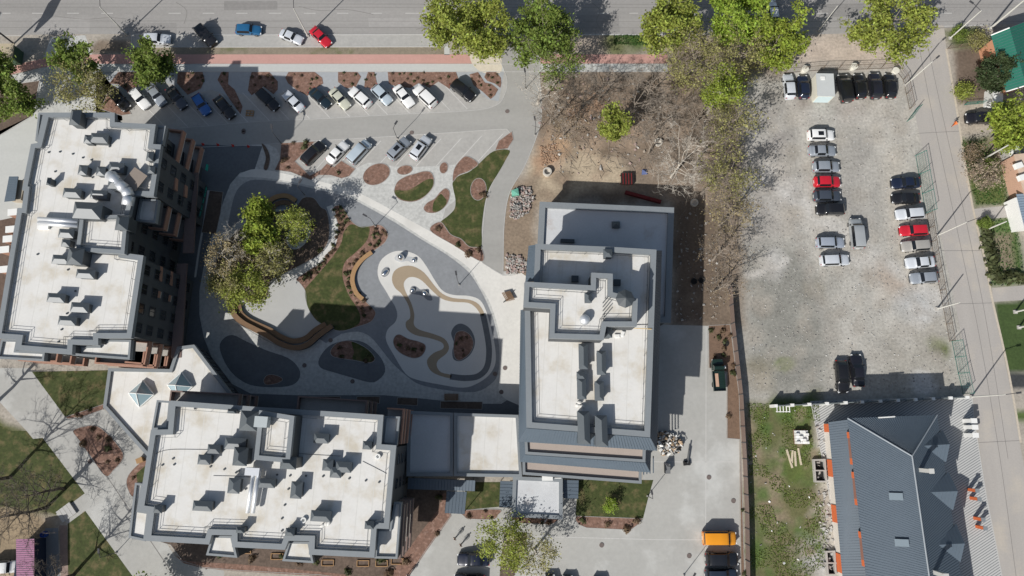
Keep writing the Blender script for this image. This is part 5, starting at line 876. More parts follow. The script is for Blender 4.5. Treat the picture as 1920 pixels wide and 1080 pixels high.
ww = [NWc + Vector((1.7, -.5, 0)), NEc + Vector((-.6, -.5, 0)), SEc + Vector((-.6, .5, 0)), SWc + Vector((1.7, .5, 0))]; MB().sides(ccw([(p.x, p.y) for p in ww]), 0, 6.9).build('wall', mat('house_grey', (.22, .22, .22), var=.08), tD)
LWt, LWb = [W(1597, 786, 4.9), W(1633, 1085, 4.9)], [W(1553, 792, 3.0), W(1580, 1085, 3.0)]; ribbed(tD, [LWt[0], LWt[1], LWb[1], LWb[0]], 'lower_roof', sp=.38)
l0, l1 = LWb; MB().sides(ccw([(l0.x + .5, l0.y - .1), (l1.x + .5, l1.y), (l1.x + 3, l1.y), (l0.x + 3, l0.y - .1)]), 0, 2.9).build('lower_wall', mat('cream_wall', (.62, .58, .53), var=.06), tD)
ORNG = mat('orange_panel', (.58, .14, .05), var=.06)
for y0, y1 in ((795, 811), (865, 898), (952, 985), (1043, 1078)):
    f = lambda y: l0.lerp(l1, (y - 792) / 293); a, c = f(y0), f(y1); MB().box(((a.x + c.x) / 2 + .42, (a.y + c.y) / 2, 1.6), (.12, (a - c).length, 2.4), .005).build('orange_panel', ORNG, tD)
u0, u1 = W(1596, 786, 5.7), W(1631, 1085, 5.7)
for y0, y1 in ((817, 868), (894, 945), (1006, 1058)):
    f = lambda y: u0.lerp(u1, (y - 786) / 299); a, c = f(y0), f(y1)
    for q, ll in ((a, .9), (c, .9)): MB().box((q.x - .05, q.y, 5.7), (.9, ll, 1.9)).build('orange_panel', ORNG, tD)
    MB().box(((a.x + c.x) / 2 - .42, (a.y + c.y) / 2, 5.2), (.1, (a - c).length - .9, .9)).build('balcony_wall', mat('brown_rail', (.26, .13, .10), var=.1), tD); MB().box(((a.x + c.x) / 2 + .25, (a.y + c.y) / 2, 6.5), (.14, (a - c).length, .16)).build('gutter', WHITE, tD)
    for k in range(3): p = a.lerp(c, .25 + .25 * k); MB().box((p.x - .02, p.y, 5.6), (.2, .7, 1.2)).build('window', PANE, tD)
for (sx, sy), (ex, ey), (n_x, n_y), (s_x, s_y) in (((1727, 836), (1781, 833), (1767, 806), (1774, 867)), ((1740, 923), (1796, 921), (1778, 884), (1787, 957)), ((1753, 1022), (1809, 1019), (1793, 982), (1801, 1054))):
    a, e, nn, ss = W(sx, sy, 8.6), W(ex, ey, 8.6), W(n_x, n_y, 6.9), W(s_x, s_y, 6.9); d = MB().add([a, e, nn, ss, e - Vector((.3, 0, .1)), nn - Vector((.2, 0, .1)), ss - Vector((.2, 0, .1))], [(0, 1, 2), (0, 3, 1)]).build('dormer_roof', METAL, tD)
    for q in (nn, ss):
        rb = MB()
        for k in range(1, 8): u = a.lerp(e, k / 8); v = a.lerp(q, k / 8); rb.tube(u + Vector((0, 0, .02)), v + Vector((0, 0, .02)), .025, n=3, cap=False)
        rb.build('roof_seam', METAL_L, d, kind='stuff')
    MB().add([e + Vector((-.25, 0, -.06)), nn + Vector((-.3, -.1, -.05)), ss + Vector((-.3, .1, -.05)), (nn.x - .3, nn.y - .1, .1), (ss.x - .3, ss.y + .1, .1)], [(0, 1, 2), (1, 3, 4, 2)]).build('gable_wall', WHITE, tD)
for (bx, by), (tx, ty) in (((1724, 881), (1753, 883)), ((1750, 1072), (1780, 1073))): p = W(bx, by, 9.0); b = MB().box((p.x, p.y, 10.2), (.55, .55, 3.6)).box((p.x, p.y, 12.05), (.7, .7, .12)); b.build('chimney', mat('chimney_grey', (.5, .5, .48), var=.06), tD)
for x, y in ((1680, 931), (1691, 1018)):
    p = W(x, y, 8.5); k = (RN.z - NWc.z) / (RN.x - NWc.x); z = 7.2 + (p.x - NWc.x) * k; p = W(x, y, z + .12); b = MB(); b.add([(p.x - .85, p.y - .5, p.z - .85 * k), (p.x + .85, p.y - .5, p.z + .85 * k), (p.x + .85, p.y + .5, p.z + .85 * k), (p.x - .85, p.y + .5, p.z - .85 * k)], [(0, 1, 2, 3)]); b.build('skylight', mat('skylight_sheet', (.20, .245, .28), var=.04, rough=.3), tD)
MB().tube(W(1647, 783, 7.3), W(1678, 781, 7.3), .1, n=6).build('gutter_pipe', WHITE, tD)
# orange gate pillars, white gate pillars
for i, (x, y) in enumerate(((1825, 919), (1829, 935), (1836, 973), (1840, 989))):
    p = W(x, y, 1.2); t = thing('gate_pillar', (p.x, p.y, 0), 'short orange pillar with dark cap on the striped forecourt, number %s from the top' % ['one', 'two', 'three', 'four'][i], 'pillar', 'orange pillars'); MB().box((p.x, p.y, 1.1), (.45, .45, 2.0)).build('shaft', ORNG, t); MB().box((p.x, p.y, 2.17), (.6, .6, .14)).build('cap', CAP, t)
for i, (x, y) in enumerate(((1818, 789), (1820, 801), (1821, 816))):
    p = W(x, y, 1.2); t = thing('gate_pillar', (p.x, p.y, 0), 'white gate pillar at the street, %s of three' % ['upper', 'middle', 'lower'][i], 'pillar', 'white pillars at the street'); MB().box((p.x, p.y, 1.1), (.8, .6, 2.2)).build('shaft', WHITE, t); MB().box((p.x, p.y, 2.28), (.95, .75, .12)).build('cap', WHITE, t)
# white-pillared wall
t = thing('pillared_wall', W(1634, 752, 0), 'white-pillared dark wall between gravel lot and striped forecourt', 'wall'); xs = [1455, 1486, 1518, 1551, 1586, 1617, 1651, 1684, 1717, 1750, 1783, 1814]
for i, x in enumerate(xs):
    p = W(x, 761 - (x - 1455) * .045, 2.2); MB().box((p.x, p.y, 1.15), (.5, .45, 2.3)).build('pillar', WHITE, t)
    if i < len(xs) - 1: q = W(xs[i + 1], 761 - (xs[i + 1] - 1455) * .045, 2.2); MB().box(((p.x + q.x) / 2, (p.y + q.y) / 2, 1.0), ((q - p).length - .5, .15, 2.0), math.atan2(q.y - p.y, q.x - p.x)).build('wall_panel', mat('wall_grey', (.16, .18, .18), var=.1), t)
# --- green-roofed house and neighbours at the right edge
tG = thing('green_roofed_house', W(1900, 110, 0), 'house with green metal roof at the top right corner', 'house'); GRN_R = mat('green_roof_sheet', (.02, .135, .095), var=.06, rough=.5); z0, z1 = 4.2, 6.0
q = [W(1893, 52, z1), W(1924, 160, z1), W(1886, 172, z0), W(1858, 66, z0)]; ribbed(tG, q, 'roof_slope', GRN_R, sp=.5); q2 = [W(1924, 160, z1), W(1893, 52, z1), W(1950, 30, z0), W(1975, 140, z0)]; ribbed(tG, q2, 'roof_slope', GRN_R, sp=.5)
MB().tube(q[0], q[3], .12, n=5).tube(q[1], q[2], .12, n=5).build('barge_board', WHITE, tG); wl = [q[3] + Vector((.5, -.5, 0)), q[2] + Vector((.5, .5, 0)), q2[3] + Vector((-.6, .5, 0)), q2[2] + Vector((-.6, -.5, 0))]; MB().sides(ccw([(p.x, p.y) for p in wl]), 0, 4.1).build('wall', mat('orange_brick', (.50, .25, .15), var=.12), tG)
p = W(1872, 176, 2.6); MB().box((p.x, p.y, 1.3), (1.6, 3.0, 2.6), -.2).build('porch', WHITE, tG); p = W(1876, 196, 2.3); MB().box((p.x, p.y, 2.3), (1.6, 1.6, .15), -.2).build('porch_roof', GRN_R, tG)
tR = thing('terracotta_house', W(1935, 335, 0), 'house with terracotta wall and white units at the right edge', 'house'); p = W(1938, 335, 3); b = MB().box((p.x, p.y, 1.7), (5.0, 8.5, 3.4), .12); b.build('wall', mat('terracotta_render', (.52, .33, .24), var=.1), tR); MB().box((p.x, p.y, 3.5), (5.2, 8.7, .2), .12).build('flat_roof', mat('terracotta_roof', (.55, .42, .33), var=.15, scale=1.5), tR)
for x, y in ((1909, 311), (1916, 333)): p = W(x, y, 3.9); MB().box((p.x, p.y, 3.9), (1.2, .9, .7), .3).build('white_unit', WHITE, tR)
tR2 = thing('blue_roofed_shed', W(1935, 398, 0), 'blue-grey roofed building cut by the right edge', 'house'); p = W(1938, 395, 3); MB().box((p.x, p.y, 1.4), (4.6, 5.2, 2.8), .12).build('wall', WHITE, tR2); a = .12; ribbed(tR2, [(p.x - 2.5, p.y + 2.8, 3.1), (p.x - 1.9, p.y - 2.8, 3.1), (p.x + 2.9, p.y - 2.5, 3.6), (p.x + 2.3, p.y + 3.0, 3.6)], 'roof', mat('blue_roof', (.20, .26, .33), var=.06))
tS = thing('garden_pavilion', W(1902, 287, 0), 'small white flat-roofed pavilion by the bright green tree', 'shed'); p = W(1902, 283, 2.3); MB().box((p.x, p.y, 1.1), (1.6, 2.2, 2.2), .2).build('wall', CONCR, tS); MB().box((p.x, p.y, 2.28), (1.9, 2.6, .14), .2).build('roof', WHITE, tS); MB().tube((p.x - .3, p.y - .6, 2.3), (p.x - .3, p.y - .6, 2.7), .15).build('roof_pipe', RAILM, tS)
# --- shed with purple roof bottom left, small sheds at the left
tP = thing('purple_roofed_shed', W(50, 1050, 0), 'shed with corrugated purple roof at the bottom left corner', 'shed'); ribbed(tP, [W(64, 1010, 3.4), W(64, 1110, 3.4), W(31, 1110, 2.8), W(30, 1011, 2.8)], 'roof', mat('purple_roof', (.33, .16, .25), var=.12, scale=1.5), sp=.3)
a, c = W(64, 1012, 3.0), W(64, 1110, 3.0); d = W(34, 1012, 2.6); MB().prism(ccw([(d.x, a.y - .2), (a.x - .1, a.y - .2), (c.x - .1, c.y), (d.x, c.y)]), 0, 2.55).build('wall', mat('navy_wall', (.02, .03, .06), var=.1), tP)
tQ = thing('metal_roofed_shed', W(25, 352, 0), 'small shed with ribbed blue-grey roof left of the left building', 'shed'); ribbed(tQ, [W(34, 331, 2.8), W(28, 376, 2.8), W(8, 378, 2.4), W(17, 331, 2.4)], 'roof', METAL, sp=.3); a, c = W(20, 335, 2.2), W(38, 375, 2.2); MB().box(((a.x + c.x) / 2, (a.y + c.y) / 2, 1.1), (2.6, 3.4, 2.2), -.1).build('wall', mat('beige_wall', (.4, .35, .28), var=.1), tQ)
for i, (x, y) in enumerate(((24, 398), (20, 430), (15, 448), (9, 468), (9, 505))):
    p = W(x, y, 2.2); t = thing('garage_box', (p.x, p.y, 0), 'white garage roof beside the left building, %s from the top' % ['first', 'second', 'third', 'fourth', 'fifth'][i], 'garage', 'white garage roofs left of the left building'); MB().box((p.x, p.y, 1.1), (1.4, 1.0, 2.2), .1).build('wall', BRICK, t); MB().box((p.x, p.y, 2.27), (1.55, 1.1, .14), .1).build('roof', WHITE, t)
tK = thing('kiosk', W(10, 97, 0), 'small beige-roofed kiosk at the left edge by the road', 'kiosk'); p = W(10, 96, 2.6); MB().box((p.x, p.y, 1.3), (2.6, 2.4, 2.6)).build('wall', mat('kiosk_green', (.05, .09, .06), var=.1), tK); MB().box((p.x, p.y, 2.68), (2.9, 2.7, .16)).build('roof', mat('kiosk_roof', (.42, .36, .26), var=.12), tK)
# ------------------------------------------------------------------ wooden steps and benches
WOOD = mat('bench_wood', (.36, .22, .11), var=.15, scale=1.5, fine=12); WOODD = mat('step_wood', (.20, .125, .075), var=.18, scale=1.5, fine=12)
def plank_strip(t, px, w, z, name='plank', m=None, seg=1.6, th=.06, base=True):
    c = [W(x, y, 0) for x, y in smooth(px, False, 8)]; acc = 0; cur = [c[0]]
    for i in range(1, len(c)):
        acc += (c[i] - c[i - 1]).length; cur.append(c[i])
        if acc > seg or i == len(c) - 1:
            if len(cur) > 1:
                L, R = strip_pts(cur, w); n = len(L); b = MB(); P = [(p.x, p.y) for p in R] + [(p.x, p.y) for p in L[::-1]]; b.prism(ccw(P), z - th, z); b.build(name, m or WOOD, t)
                if base: L, R = strip_pts(cur, w * .86); MB().prism(ccw([(p.x, p.y) for p in R] + [(p.x, p.y) for p in L[::-1]]), 0.02, z - th).build('base', WALL, t)
            cur = [c[i]]; acc = 0
t = thing('curved_steps', W(520, 630, 0), 'long curved wooden seating steps round the small plaza', 'seating steps')
plank_strip(t, [(449, 572), (453, 588), (466, 600), (486, 610), (508, 620), (530, 633), (552, 640), (574, 635), (592, 620), (612, 608)], .85, .5, m=WOODD)
plank_strip(t, [(438, 570), (442, 590), (458, 606), (480, 618), (504, 630), (528, 645), (554, 653), (578, 648), (600, 630), (625, 612)], .85, .95, m=WOODD)
rails(t, [W(442, 603), W(470, 620), W(500, 638), W(530, 652)], .02, closed=False, h=1.0)
t = thing('curved_steps', W(528, 375, 0), 'curved wooden seat arc at the top of the courtyard trees', 'seating steps')
plank_strip(t, [(500, 392), (508, 378), (522, 370), (540, 369), (556, 378)], .8, .5, m=WOOD); plank_strip(t, [(508, 399), (515, 387), (526, 381), (540, 381), (550, 388)], .8, .25, m=WOODD)
t = thing('curved_bench', W(672, 510, 0), 'curved orange wooden bench along the courtyard lawn border', 'bench'); plank_strip(t, [(698, 474), (684, 484), (672, 497), (664, 512), (662, 530), (669, 550), (681, 562)], .72, .48)
t = thing('slatted_bench', W(953, 557, 0), 'dark slatted bench on the cream path by the right building', 'bench')
for k in range(7): p = W(953, 557, .5); MB().box((p.x - .6 + k * .2, p.y + .05 * k, .5), (.14, 1.7, .06), .5).build('slat', WOODD, t)
for s in (-.6, .6): p = W(953, 557, .2); MB().box((p.x + s * .5, p.y + s, .24), (1.2, .1, .46), .5).build('leg', RAILM, t)
t = thing('slatted_bench', W(846, 745, 0), 'dark slatted bench in the shade at the lower courtyard wall', 'bench'); p = W(846, 745, .5)
for k in range(6): MB().box((p.x, p.y - .4 + k * .18, .48), (2.3, .13, .06)).build('slat', WOODD, t)
for s in (-.9, .9): MB().box((p.x + s, p.y, .23), (.1, 1.0, .44)).build('leg', RAILM, t)
# steel domes
STEEL = mat('polished_steel', (.78, .79, .81), var=0, metal=1.0, rough=.12)
patch('dome_base', smooth([(740, 486), (745, 477), (757, 475), (764, 481), (772, 482), (781, 486), (782, 492), (773, 494), (764, 489), (752, 492)], k=3), 8, M_GREY); patch('dome_base', ell(723, 510, 10.5, 7, -1.0), 8, M_DARK); patch('dome_base', smooth([(768, 545), (772, 537), (780, 537), (788, 543), (796, 542), (806, 550), (811, 562), (802, 563), (792, 555), (778, 552), (770, 550)], k=3), 9, M_DARK)
for i, (x, y, r_, h_, asp, rz, lab) in enumerate(((751, 482, .66, 1.15, 1, 0, 'large polished steel dome at the top of the playground'), (776, 488, .42, .5, 1, 0, 'small polished steel dome beside the large one'), (722, 511, .75, .5, .58, .8, 'oval polished steel dome on the left of the playground'), (773.5, 544, .45, .5, 1, 0, 'small polished steel dome, left of the pair inside the tan stripe'), (796, 550, .52, .62, 1, 0, 'polished steel dome, right of the pair inside the tan stripe'))):
    p = W(x, y, h_ * .5); o = MB().lathe([(r_ * math.cos(a), h_ * math.sin(a)) for a in np.linspace(0, 1.54, 9)], 24, (0, 0, 0.05), 1, asp).build('steel_dome', STEEL, smooth=True); o.location = (p.x, p.y, 0); o.rotation_euler.z = rz; tag(o, lab, 'dome', 'steel play domes')
# ------------------------------------------------------------------ lamps and poles
POLEW = mat('concrete_pole', (.55, .54, .50), var=.08); POLED = mat('dark_pole', (.06, .06, .065), var=0, rough=.5); LENS = mat('lamp_lens', (.6, .6, .58), var=0)
def lamp(x, y, h, label, arm=None, m=None, r0=.13, name='street_lamp', cat='lamp', group=None, al=1.6):
    p = W(x, y); t = thing(name, (p.x, p.y, 0), label, cat, group); m = m or POLEW; MB().tube(p, (p.x, p.y, h), r0, r0 * .6, n=8).build('pole', m, t); MB().box((p.x, p.y, .1), (r0 * 4, r0 * 4, .2)).build('foot', CONCR, t)
    if arm is not None:
        a = math.radians(arm); e = Vector((p.x + al * math.cos(a), p.y + al * math.sin(a), h + .25)); MB().tube((p.x, p.y, h - .1), e, .05, n=6).build('arm', POLED, t); MB().box((e.x + .3 * math.cos(a), e.y + .3 * math.sin(a), e.z), (.75, .28, .14), a).build('lamp_head', POLED, t)
    return t
G = 'lamp posts along the road'
lamp(237, 64, 8.3, 'pale lamp post at the left end of the lay-by', 92, group=G); lamp(577, 67, 8.3, 'pale lamp post by the red saloon', 92, group=G); lamp(1217, 66, 8.3, 'pale lamp post right of the green verge patch', 90, group=G); lamp(930, 64, 8.3, 'pale lamp post hidden in the yellow-green pair of trees', 92, group=G)
lamp(1781, 72, 8.6, 'pale pole with two lamps at the street corner', 140, group='poles at the side street', al=1.8); lamp(1697, 160, 8.2, 'pale pole at the corner of the gravel lot', 40, group='poles at the side street', al=.8); lamp(1756, 442, 8.0, 'pale lamp post halfway down the gravel lot fence', 20, group='poles at the side street', al=2.4)
lamp(1821, 744, 8.0, 'pale lamp post at the end of the pillared wall', 8, group='poles at the side street'); lamp(1841, 300, 6.5, 'white leaning pole in the street-side garden', None, group='poles at the side street', r0=.16); lamp(1849, 431, 5.0, 'white pole by the round clipped bush', None, group='poles at the side street', r0=.15)
lamp(1757, 579, 6.0, 'white pole at the lower gravel lot fence', None, group='poles at the side street', r0=.15); lamp(1903, 585, 5.5, 'white pole in the dark green lawn, upper one', None, group='poles at the side street', r0=.15); lamp(1910, 614, 5.5, 'white pole in the dark green lawn, lower one', None, group='poles at the side street', r0=.15)
lamp(1535, 57, 7.5, 'thin grey pole at the pale verge near the road', None, group='poles at the side street', r0=.09); lamp(1857, 53, 8.5, 'thick pale pole near the green-roofed house', None, group='poles at the side street', r0=.2)
G = 'slim dark courtyard lamps'
for x, y, lab in ((745, 260, 'by the lower angled bays'), (527, 268, 'at the shadow edge below the drive'), (704, 424, 'at the tip of the courtyard lawn'), (861, 534, 'between cream path and playground'), (1003, 521 - 268, 'on the inner curve of the drive'), (572, 366, 'beside the dark bed under the trees'), (985, 166, 'left of the bare tree at the drive'), (1214, 930, 'at the corner of the south lawn'), (1015, 978, 'in front of the flat entrance roof'), (1282, 1078, 'at the bottom of the concrete yard'), (1248, 873, 'beside the rubbish at the right building'), (218, 1036, 'on the walkway left of the lower building'), (30, 160, 'in the soil bed at the top left')): lamp(x, y, 4.4, 'slim dark lamp post ' + lab, random.Random(x).choice((60, 100, 150)), POLED, .06, 'courtyard_lamp', 'lamp', G, .7)
# overhead lamp of the corner, billboard
p = W(26, 82); t = thing('billboard', (p.x, p.y, 0), 'billboard on a single post at the left end of the road', 'billboard'); MB().tube(p, (p.x, p.y, 5.2), .16, n=8).build('post', POLED, t); a = 1.25; MB().box((p.x, p.y, 6.8), (6.0, .35, 3.2), a).build('panel', mat('billboard_white', (.6, .6, .58), var=.05), t)
# ------------------------------------------------------------------ container, fences, site objects
p = W(1547, 160, 2.4); t = thing('storage_container', (p.x, p.y, 0), 'white cabin container among the cars of the gravel lot', 'container', rz=-.02); ORG[t.name] = Vector((0, 0, 0)); b = MB(); b.box((0, 0, 1.3), (2.9, 4.1, 2.4)); b.build('box', mat('container_cream', (.66, .64, .55), var=.05), t); b = MB(); b.box((0, 0, 2.55), (3.0, 4.2, .1))
b.build('roof', mat('container_roof', (.50, .52, .52), var=.06), t); MB().box((0, -2.08, 1.25), (2.5, .06, 2.1)).build('door', mat('container_blue', (.55, .66, .68), var=.05), t); MB().box((-.4, 1.2, 2.66), (.7, .6, .14)).build('roof_patch', WHITE, t)
for s in (-1, 1): MB().box((0, s * 1.7, .05), (2.7, .3, .1)).build('skid', CONCR, t)
FENC = mat('fence_green', (.03, .16, .13), var=.1); FENG = mat('fence_rust', (.16, .12, .09), var=.15)
def fence(name, px, h, label, m, sp=2.6, lean=(0, 0), wires=5, cat='fence'):
    c = [W(x, y) for x, y in px]; t = thing(name, c[0], label, cat); b = MB()
    for i in range(len(c) - 1):
        L = (c[i + 1] - c[i]).length; k = max(1, round(L / sp))
        for j in range(k + (i == len(c) - 2)):
            p = c[i].lerp(c[i + 1], j / k); MB().tube(p, (p.x + lean[0], p.y + lean[1], h), .05, n=6).build('post', m, t)
        for w_ in range(wires):
            z = .1 + (h - .15) * w_ / (wires - 1); f = z / h; o_ = Vector((lean[0] * f, lean[1] * f, z)); b.tube(c[i] + o_, c[i + 1] + o_, .035 if w_ in (0, wires - 1) else .014, n=4, cap=False)
        for j in range(int(L / .35)): p = c[i].lerp(c[i + 1], (j + .5) / int(L / .35)); b.tube((p.x, p.y, .1), (p.x + lean[0], p.y + lean[1], h - .05), .011, n=3, cap=False)
    b.build('wire_mesh', m, t, kind='stuff'); return t
fence('wire_fence', [(1472, 137), (1540, 132), (1600, 131), (1676, 128), (1693, 150), (1705, 205)], 1.9, 'rusty wire fence round the top of the gravel lot', FENG); fence('mesh_gate', [(1716, 292), (1735, 400)], 2.3, 'green mesh gate panel beside the navy saloon', FENC, 3.2, (.7, .1), 6, 'gate'); fence('wire_fence', [(1738, 402), (1750, 480), (1762, 545), (1780, 640)], 1.7, 'rusty wire fence along the lower side street', FENG)
fence('mesh_gate', [(1784, 640), (1796, 700), (1805, 738)], 2.2, 'green mesh gate panel above the pillared wall', FENC, 3.0, (.5, 0), 6, 'gate'); fence('mesh_gate', [(1700, 228), (1717, 205)], 1.8, 'short green mesh panel at the lot entrance', FENC, 2.4, (.2, .1), 5, 'gate')
fence('garden_fence', [(1776, 92), (1820, 86)], 1.2, 'low wire fence at the corner garden top', FENG, 2); fence('garden_fence', [(1808, 197), (1852, 193)], 1.1, 'low green fence at the corner garden bottom', FENC, 2)
# sheet-metal fence east of the concrete yard
c = [W(x, y) for x, y in ((1366, 540), (1371, 608), (1386, 740), (1393, 860), (1397, 960), (1399, 1110))]; t = thing('sheet_fence', c[2], 'brown sheet-metal fence between concrete yard and weeds', 'fence'); SHEET = mat('fence_sheet', (.20, .15, .13), var=.1, rough=.6)
for i in range(len(c) - 1):
    L = (c[i + 1] - c[i]).length; k = max(1, round(L / 2.5)); a = math.atan2(c[i + 1].y - c[i].y, c[i + 1].x - c[i].x)
    for j in range(k):
        p = c[i].lerp(c[i + 1], (j + .5) / k); MB().box((p.x, p.y, .95), (L / k - .04, .05, 1.9), a).build('fence_panel', SHEET, t); q = c[i].lerp(c[i + 1], j / k); MB().box((q.x - .06, q.y, 1.0), (.1, .1, 2.0), a).build('post', RAILM, t)
def ring(x, y, r_, h_, label, cat='ring', m=None):
    o = MB().lathe([(r_, 0), (r_, h_), (r_ * .72, h_), (r_ * .72, .1), (.01, .1)], 22).build('concrete_ring', m or mat('pale_concrete', (.50, .47, .42), var=.12), smooth=False); o.location = W(x, y); return tag(o, label, cat, 'concrete well rings')
ring(1026, 324, .75, .7, 'concrete well ring on pale sand near the drive'); ring(1234, 268, .7, .5, 'concrete well ring under the bare trees'); ring(1301, 381, .65, .5, 'concrete well ring right of the low roof corner'); ring(1316, 62, .55, .4, 'concrete ring between the road trees'); ring(1301, 528, .5, .3, 'dark tyre-like ring on the soil by the fence, left', m=TYRE); ring(1315, 526, .5, .3, 'dark tyre-like ring on the soil by the fence, right', m=TYRE); ring(1361, 644, .5, .12, 'coil of dark hose on the brown strip', 'hose', TYRE)
for i, (x, y) in enumerate(((1510, 129), (1602, 124), (1680, 132))):
    p = W(x, y, .9); o = MB().lathe([(.5, 0), (.55, .45), (.5, .9), (.62, .93), (.6, 1.0), (.02, 1.02)], 20).build('round_barrel', mat('barrel_cream', (.66, .64, .56), var=.05)); o.location = (p.x, p.y, 0); tag(o, 'round pale-topped barrel at the gravel lot fence, %s of three' % ('leftmost', 'middle', 'rightmost')[i], 'barrel', 'barrels at the lot fence')
RSTEEL = mat('red_oxide_steel', (.16, .025, .025), var=.15)
p = W(1205, 371); t = thing('steel_truss', p, 'dark red steel beam lying on the soil above the low roof', 'beam', rz=-.28); ORG[t.name] = Vector((0, 0, 0))
for z, s in ((.08, 1), (.62, 1)): MB().box((0, 0, z), (6.2, .55, .08)).build('flange', RSTEEL, t)
MB().box((0, 0, .35), (6.2, .06, .46)).build('web', RSTEEL, t)
p = W(1175, 337); t = thing('steel_pallet', p, 'dark stack of red steel bars on the soil above the low roof', 'stack'); ORG[t.name] = Vector((0, 0, 0))
for k in range(9): MB().box((-.95 + k * .24, 0, .45), (.16, 1.9, .5)).build('bar', RSTEEL if k % 2 else TYRE, t)
for s in (-.7, .7): MB().box((0, s, .1), (2.3, .14, .2)).build('bearer', RSTEEL, t)
def pile(name, px, n, smin, smax, mats, label, h=.5, seed=0):
    """a heap of loose pieces nobody could count"""
    r = random.Random(seed); b = MB(); xs = [q[0] for q in px]; ys = [q[1] for q in px]; k = 0
    while k < n:
        x, y = r.uniform(min(xs), max(xs)), r.uniform(min(ys), max(ys))
        if not pip(x, y, px): continue
        p = W(x, y); s = r.uniform(smin, smax); k0 = len(b.v); b.box((0, 0, 0), (s, s * r.uniform(.3, .9), s * r.uniform(.2, .6)), 0, r.randrange(len(mats))); R_ = Matrix.Rotation(r.uniform(0, 6.3), 3, 'Z') @ Matrix.Rotation(r.gauss(0, .5), 3, 'X'); c_ = Vector((p.x, p.y, s * .15 + r.random() ** 2 * h)); b.v[k0:] = [tuple(c_ + R_ @ (Vector(v) * r.uniform(.75, 1.1))) for v in b.v[k0:]]; k += 1
    return tag(b.build(name, mats), label, 'heap', None, 'stuff')
STO = mat('rubble_pink', (.36, .27, .245), var=.2); STO2 = mat('rubble_grey', (.30, .28, .26), var=.2)
pile('rubble_heap', [(958, 362), (975, 350), (995, 352), (1001, 375), (990, 400), (968, 412), (955, 408)], 620, .12, .42, [STO, STO2, CONCR], 'heap of pinkish rubble beside the drive', .35, 1); pile('rubble_heap', [(948, 475), (975, 480), (990, 492), (985, 512), (950, 515)], 260, .12, .5, [CONCR, STO, STO2], 'heap of pale stones by the cream path corner', .25, 2)
pile('rubbish_heap', [(1233, 808), (1262, 812), (1280, 830), (1270, 848), (1240, 855), (1233, 835)], 420, .15, .6, [WHITE, CONCR, mat('cardboard', (.45, .33, .22), var=.15), TYRE, WHITE], 'heap of white and brown rubbish against the right building', .8, 3); pile('soil_clods', [(1012, 275), (1045, 268), (1050, 300), (1015, 312)], 240, .1, .3, [mat('orange_soil', (.36, .235, .155), var=.2)], 'orange soil heap beside the drive', .2, 4)
pile('site_debris', [(1030, 140), (1240, 145), (1300, 260), (1180, 320), (1020, 330), (1010, 220)], 260, .15, .5, [STO, CONCR, mat('soil_lump', (.2, .14, .1), var=.2), BARK], 'scattered stones and clods over the dirt site', .1, 5); pile('site_debris', [(1270, 400), (1340, 400), (1362, 600), (1265, 600)], 150, .12, .45, [STO2, CONCR, BARK], 'scattered debris on the dark soil by the fence', .08, 6)
pile('litter', [(1405, 770), (1520, 770), (1550, 1075), (1405, 1075)], 40, .1, .35, [WHITE, CONCR, STO2], 'scattered pale litter over the weeds', .06, 7); pile('stone_chips', [(1530, 800), (1548, 800), (1570, 1070), (1540, 1070)], 140, .15, .5, [CONCR, STO2, M_KERB], 'pale stone chips along the house wall', .1, 8)
ring(972, 388, .62, .35, 'dark round tub on the pinkish rubble heap', 'tub', mat('tub_grey', (.08, .085, .09), var=0)); o = MB().add([(0, 0, .9), (1.2, .2, .85), (1.0, 1.3, 1.0), (-.1, 1.0, .75), (.5, .6, 1.15), (0, 0, .1), (1.2, .2, .1), (1.0, 1.3, .1), (-.1, 1.0, .1)], [(0, 1, 4), (1, 2, 4), (2, 3, 4), (3, 0, 4), (0, 5, 6, 1), (1, 6, 7, 2), (2, 7, 8, 3), (3, 8, 5, 0)]).build('green_tarp', mat('teal_tarp', (.16, .42, .32), var=.15)); p = W(960, 370); o.location = (p.x, p.y, 0); tag(o, 'crumpled teal tarpaulin on the rubble heap beside the drive', 'tarpaulin')
o = MB().add([(0, 0, .1), (1.0, .1, .15), (.9, 1.0, .1), (.1, .9, .2), (.5, .5, .55), (0, 0, 0), (1, .1, 0), (.9, 1, 0), (.1, .9, 0)], [(0, 1, 4), (1, 2, 4), (2, 3, 4), (3, 0, 4), (0, 5, 6, 1), (1, 6, 7, 2), (2, 7, 8, 3), (3, 8, 5, 0)]).build('blue_tarp', mat('blue_tarp', (.10, .13, .26), var=.2)); p = W(1203, 328); o.location = (p.x, p.y, 0); tag(o, 'blue plastic sheet on the soil under the bare trees', 'sheet')
r_ = random.Random(77); b = MB()                        # fallen branches and loose stones nobody could count
while len(b.f) < 900 * 3:
    x, y = r_.uniform(1015, 1390), r_.uniform(140, 400)
    if x < 1260 and y > 330: continue
    p = W(x, y); a = r_.uniform(0, 6.3); l_ = r_.uniform(.4, 2.2); b.tube((p.x, p.y, .05), (p.x + l_ * math.cos(a), p.y + l_ * math.sin(a), r_.uniform(.05, .35)), .03, .015, n=3, cap=False)
tag(b.build('branch_litter', BARK), 'fallen twigs and branch litter over the dirt site', 'litter', None, 'stuff')
pile('loose_stones', [(1400, 150), (1690, 150), (1785, 640), (1800, 735), (1410, 740)], 2600, .08, .24, [CONCR, STO2, mat('stone_dark', (.2, .19, .18), var=.1), M_KERB], 'loose stones over the gravel lot', .01, 21)
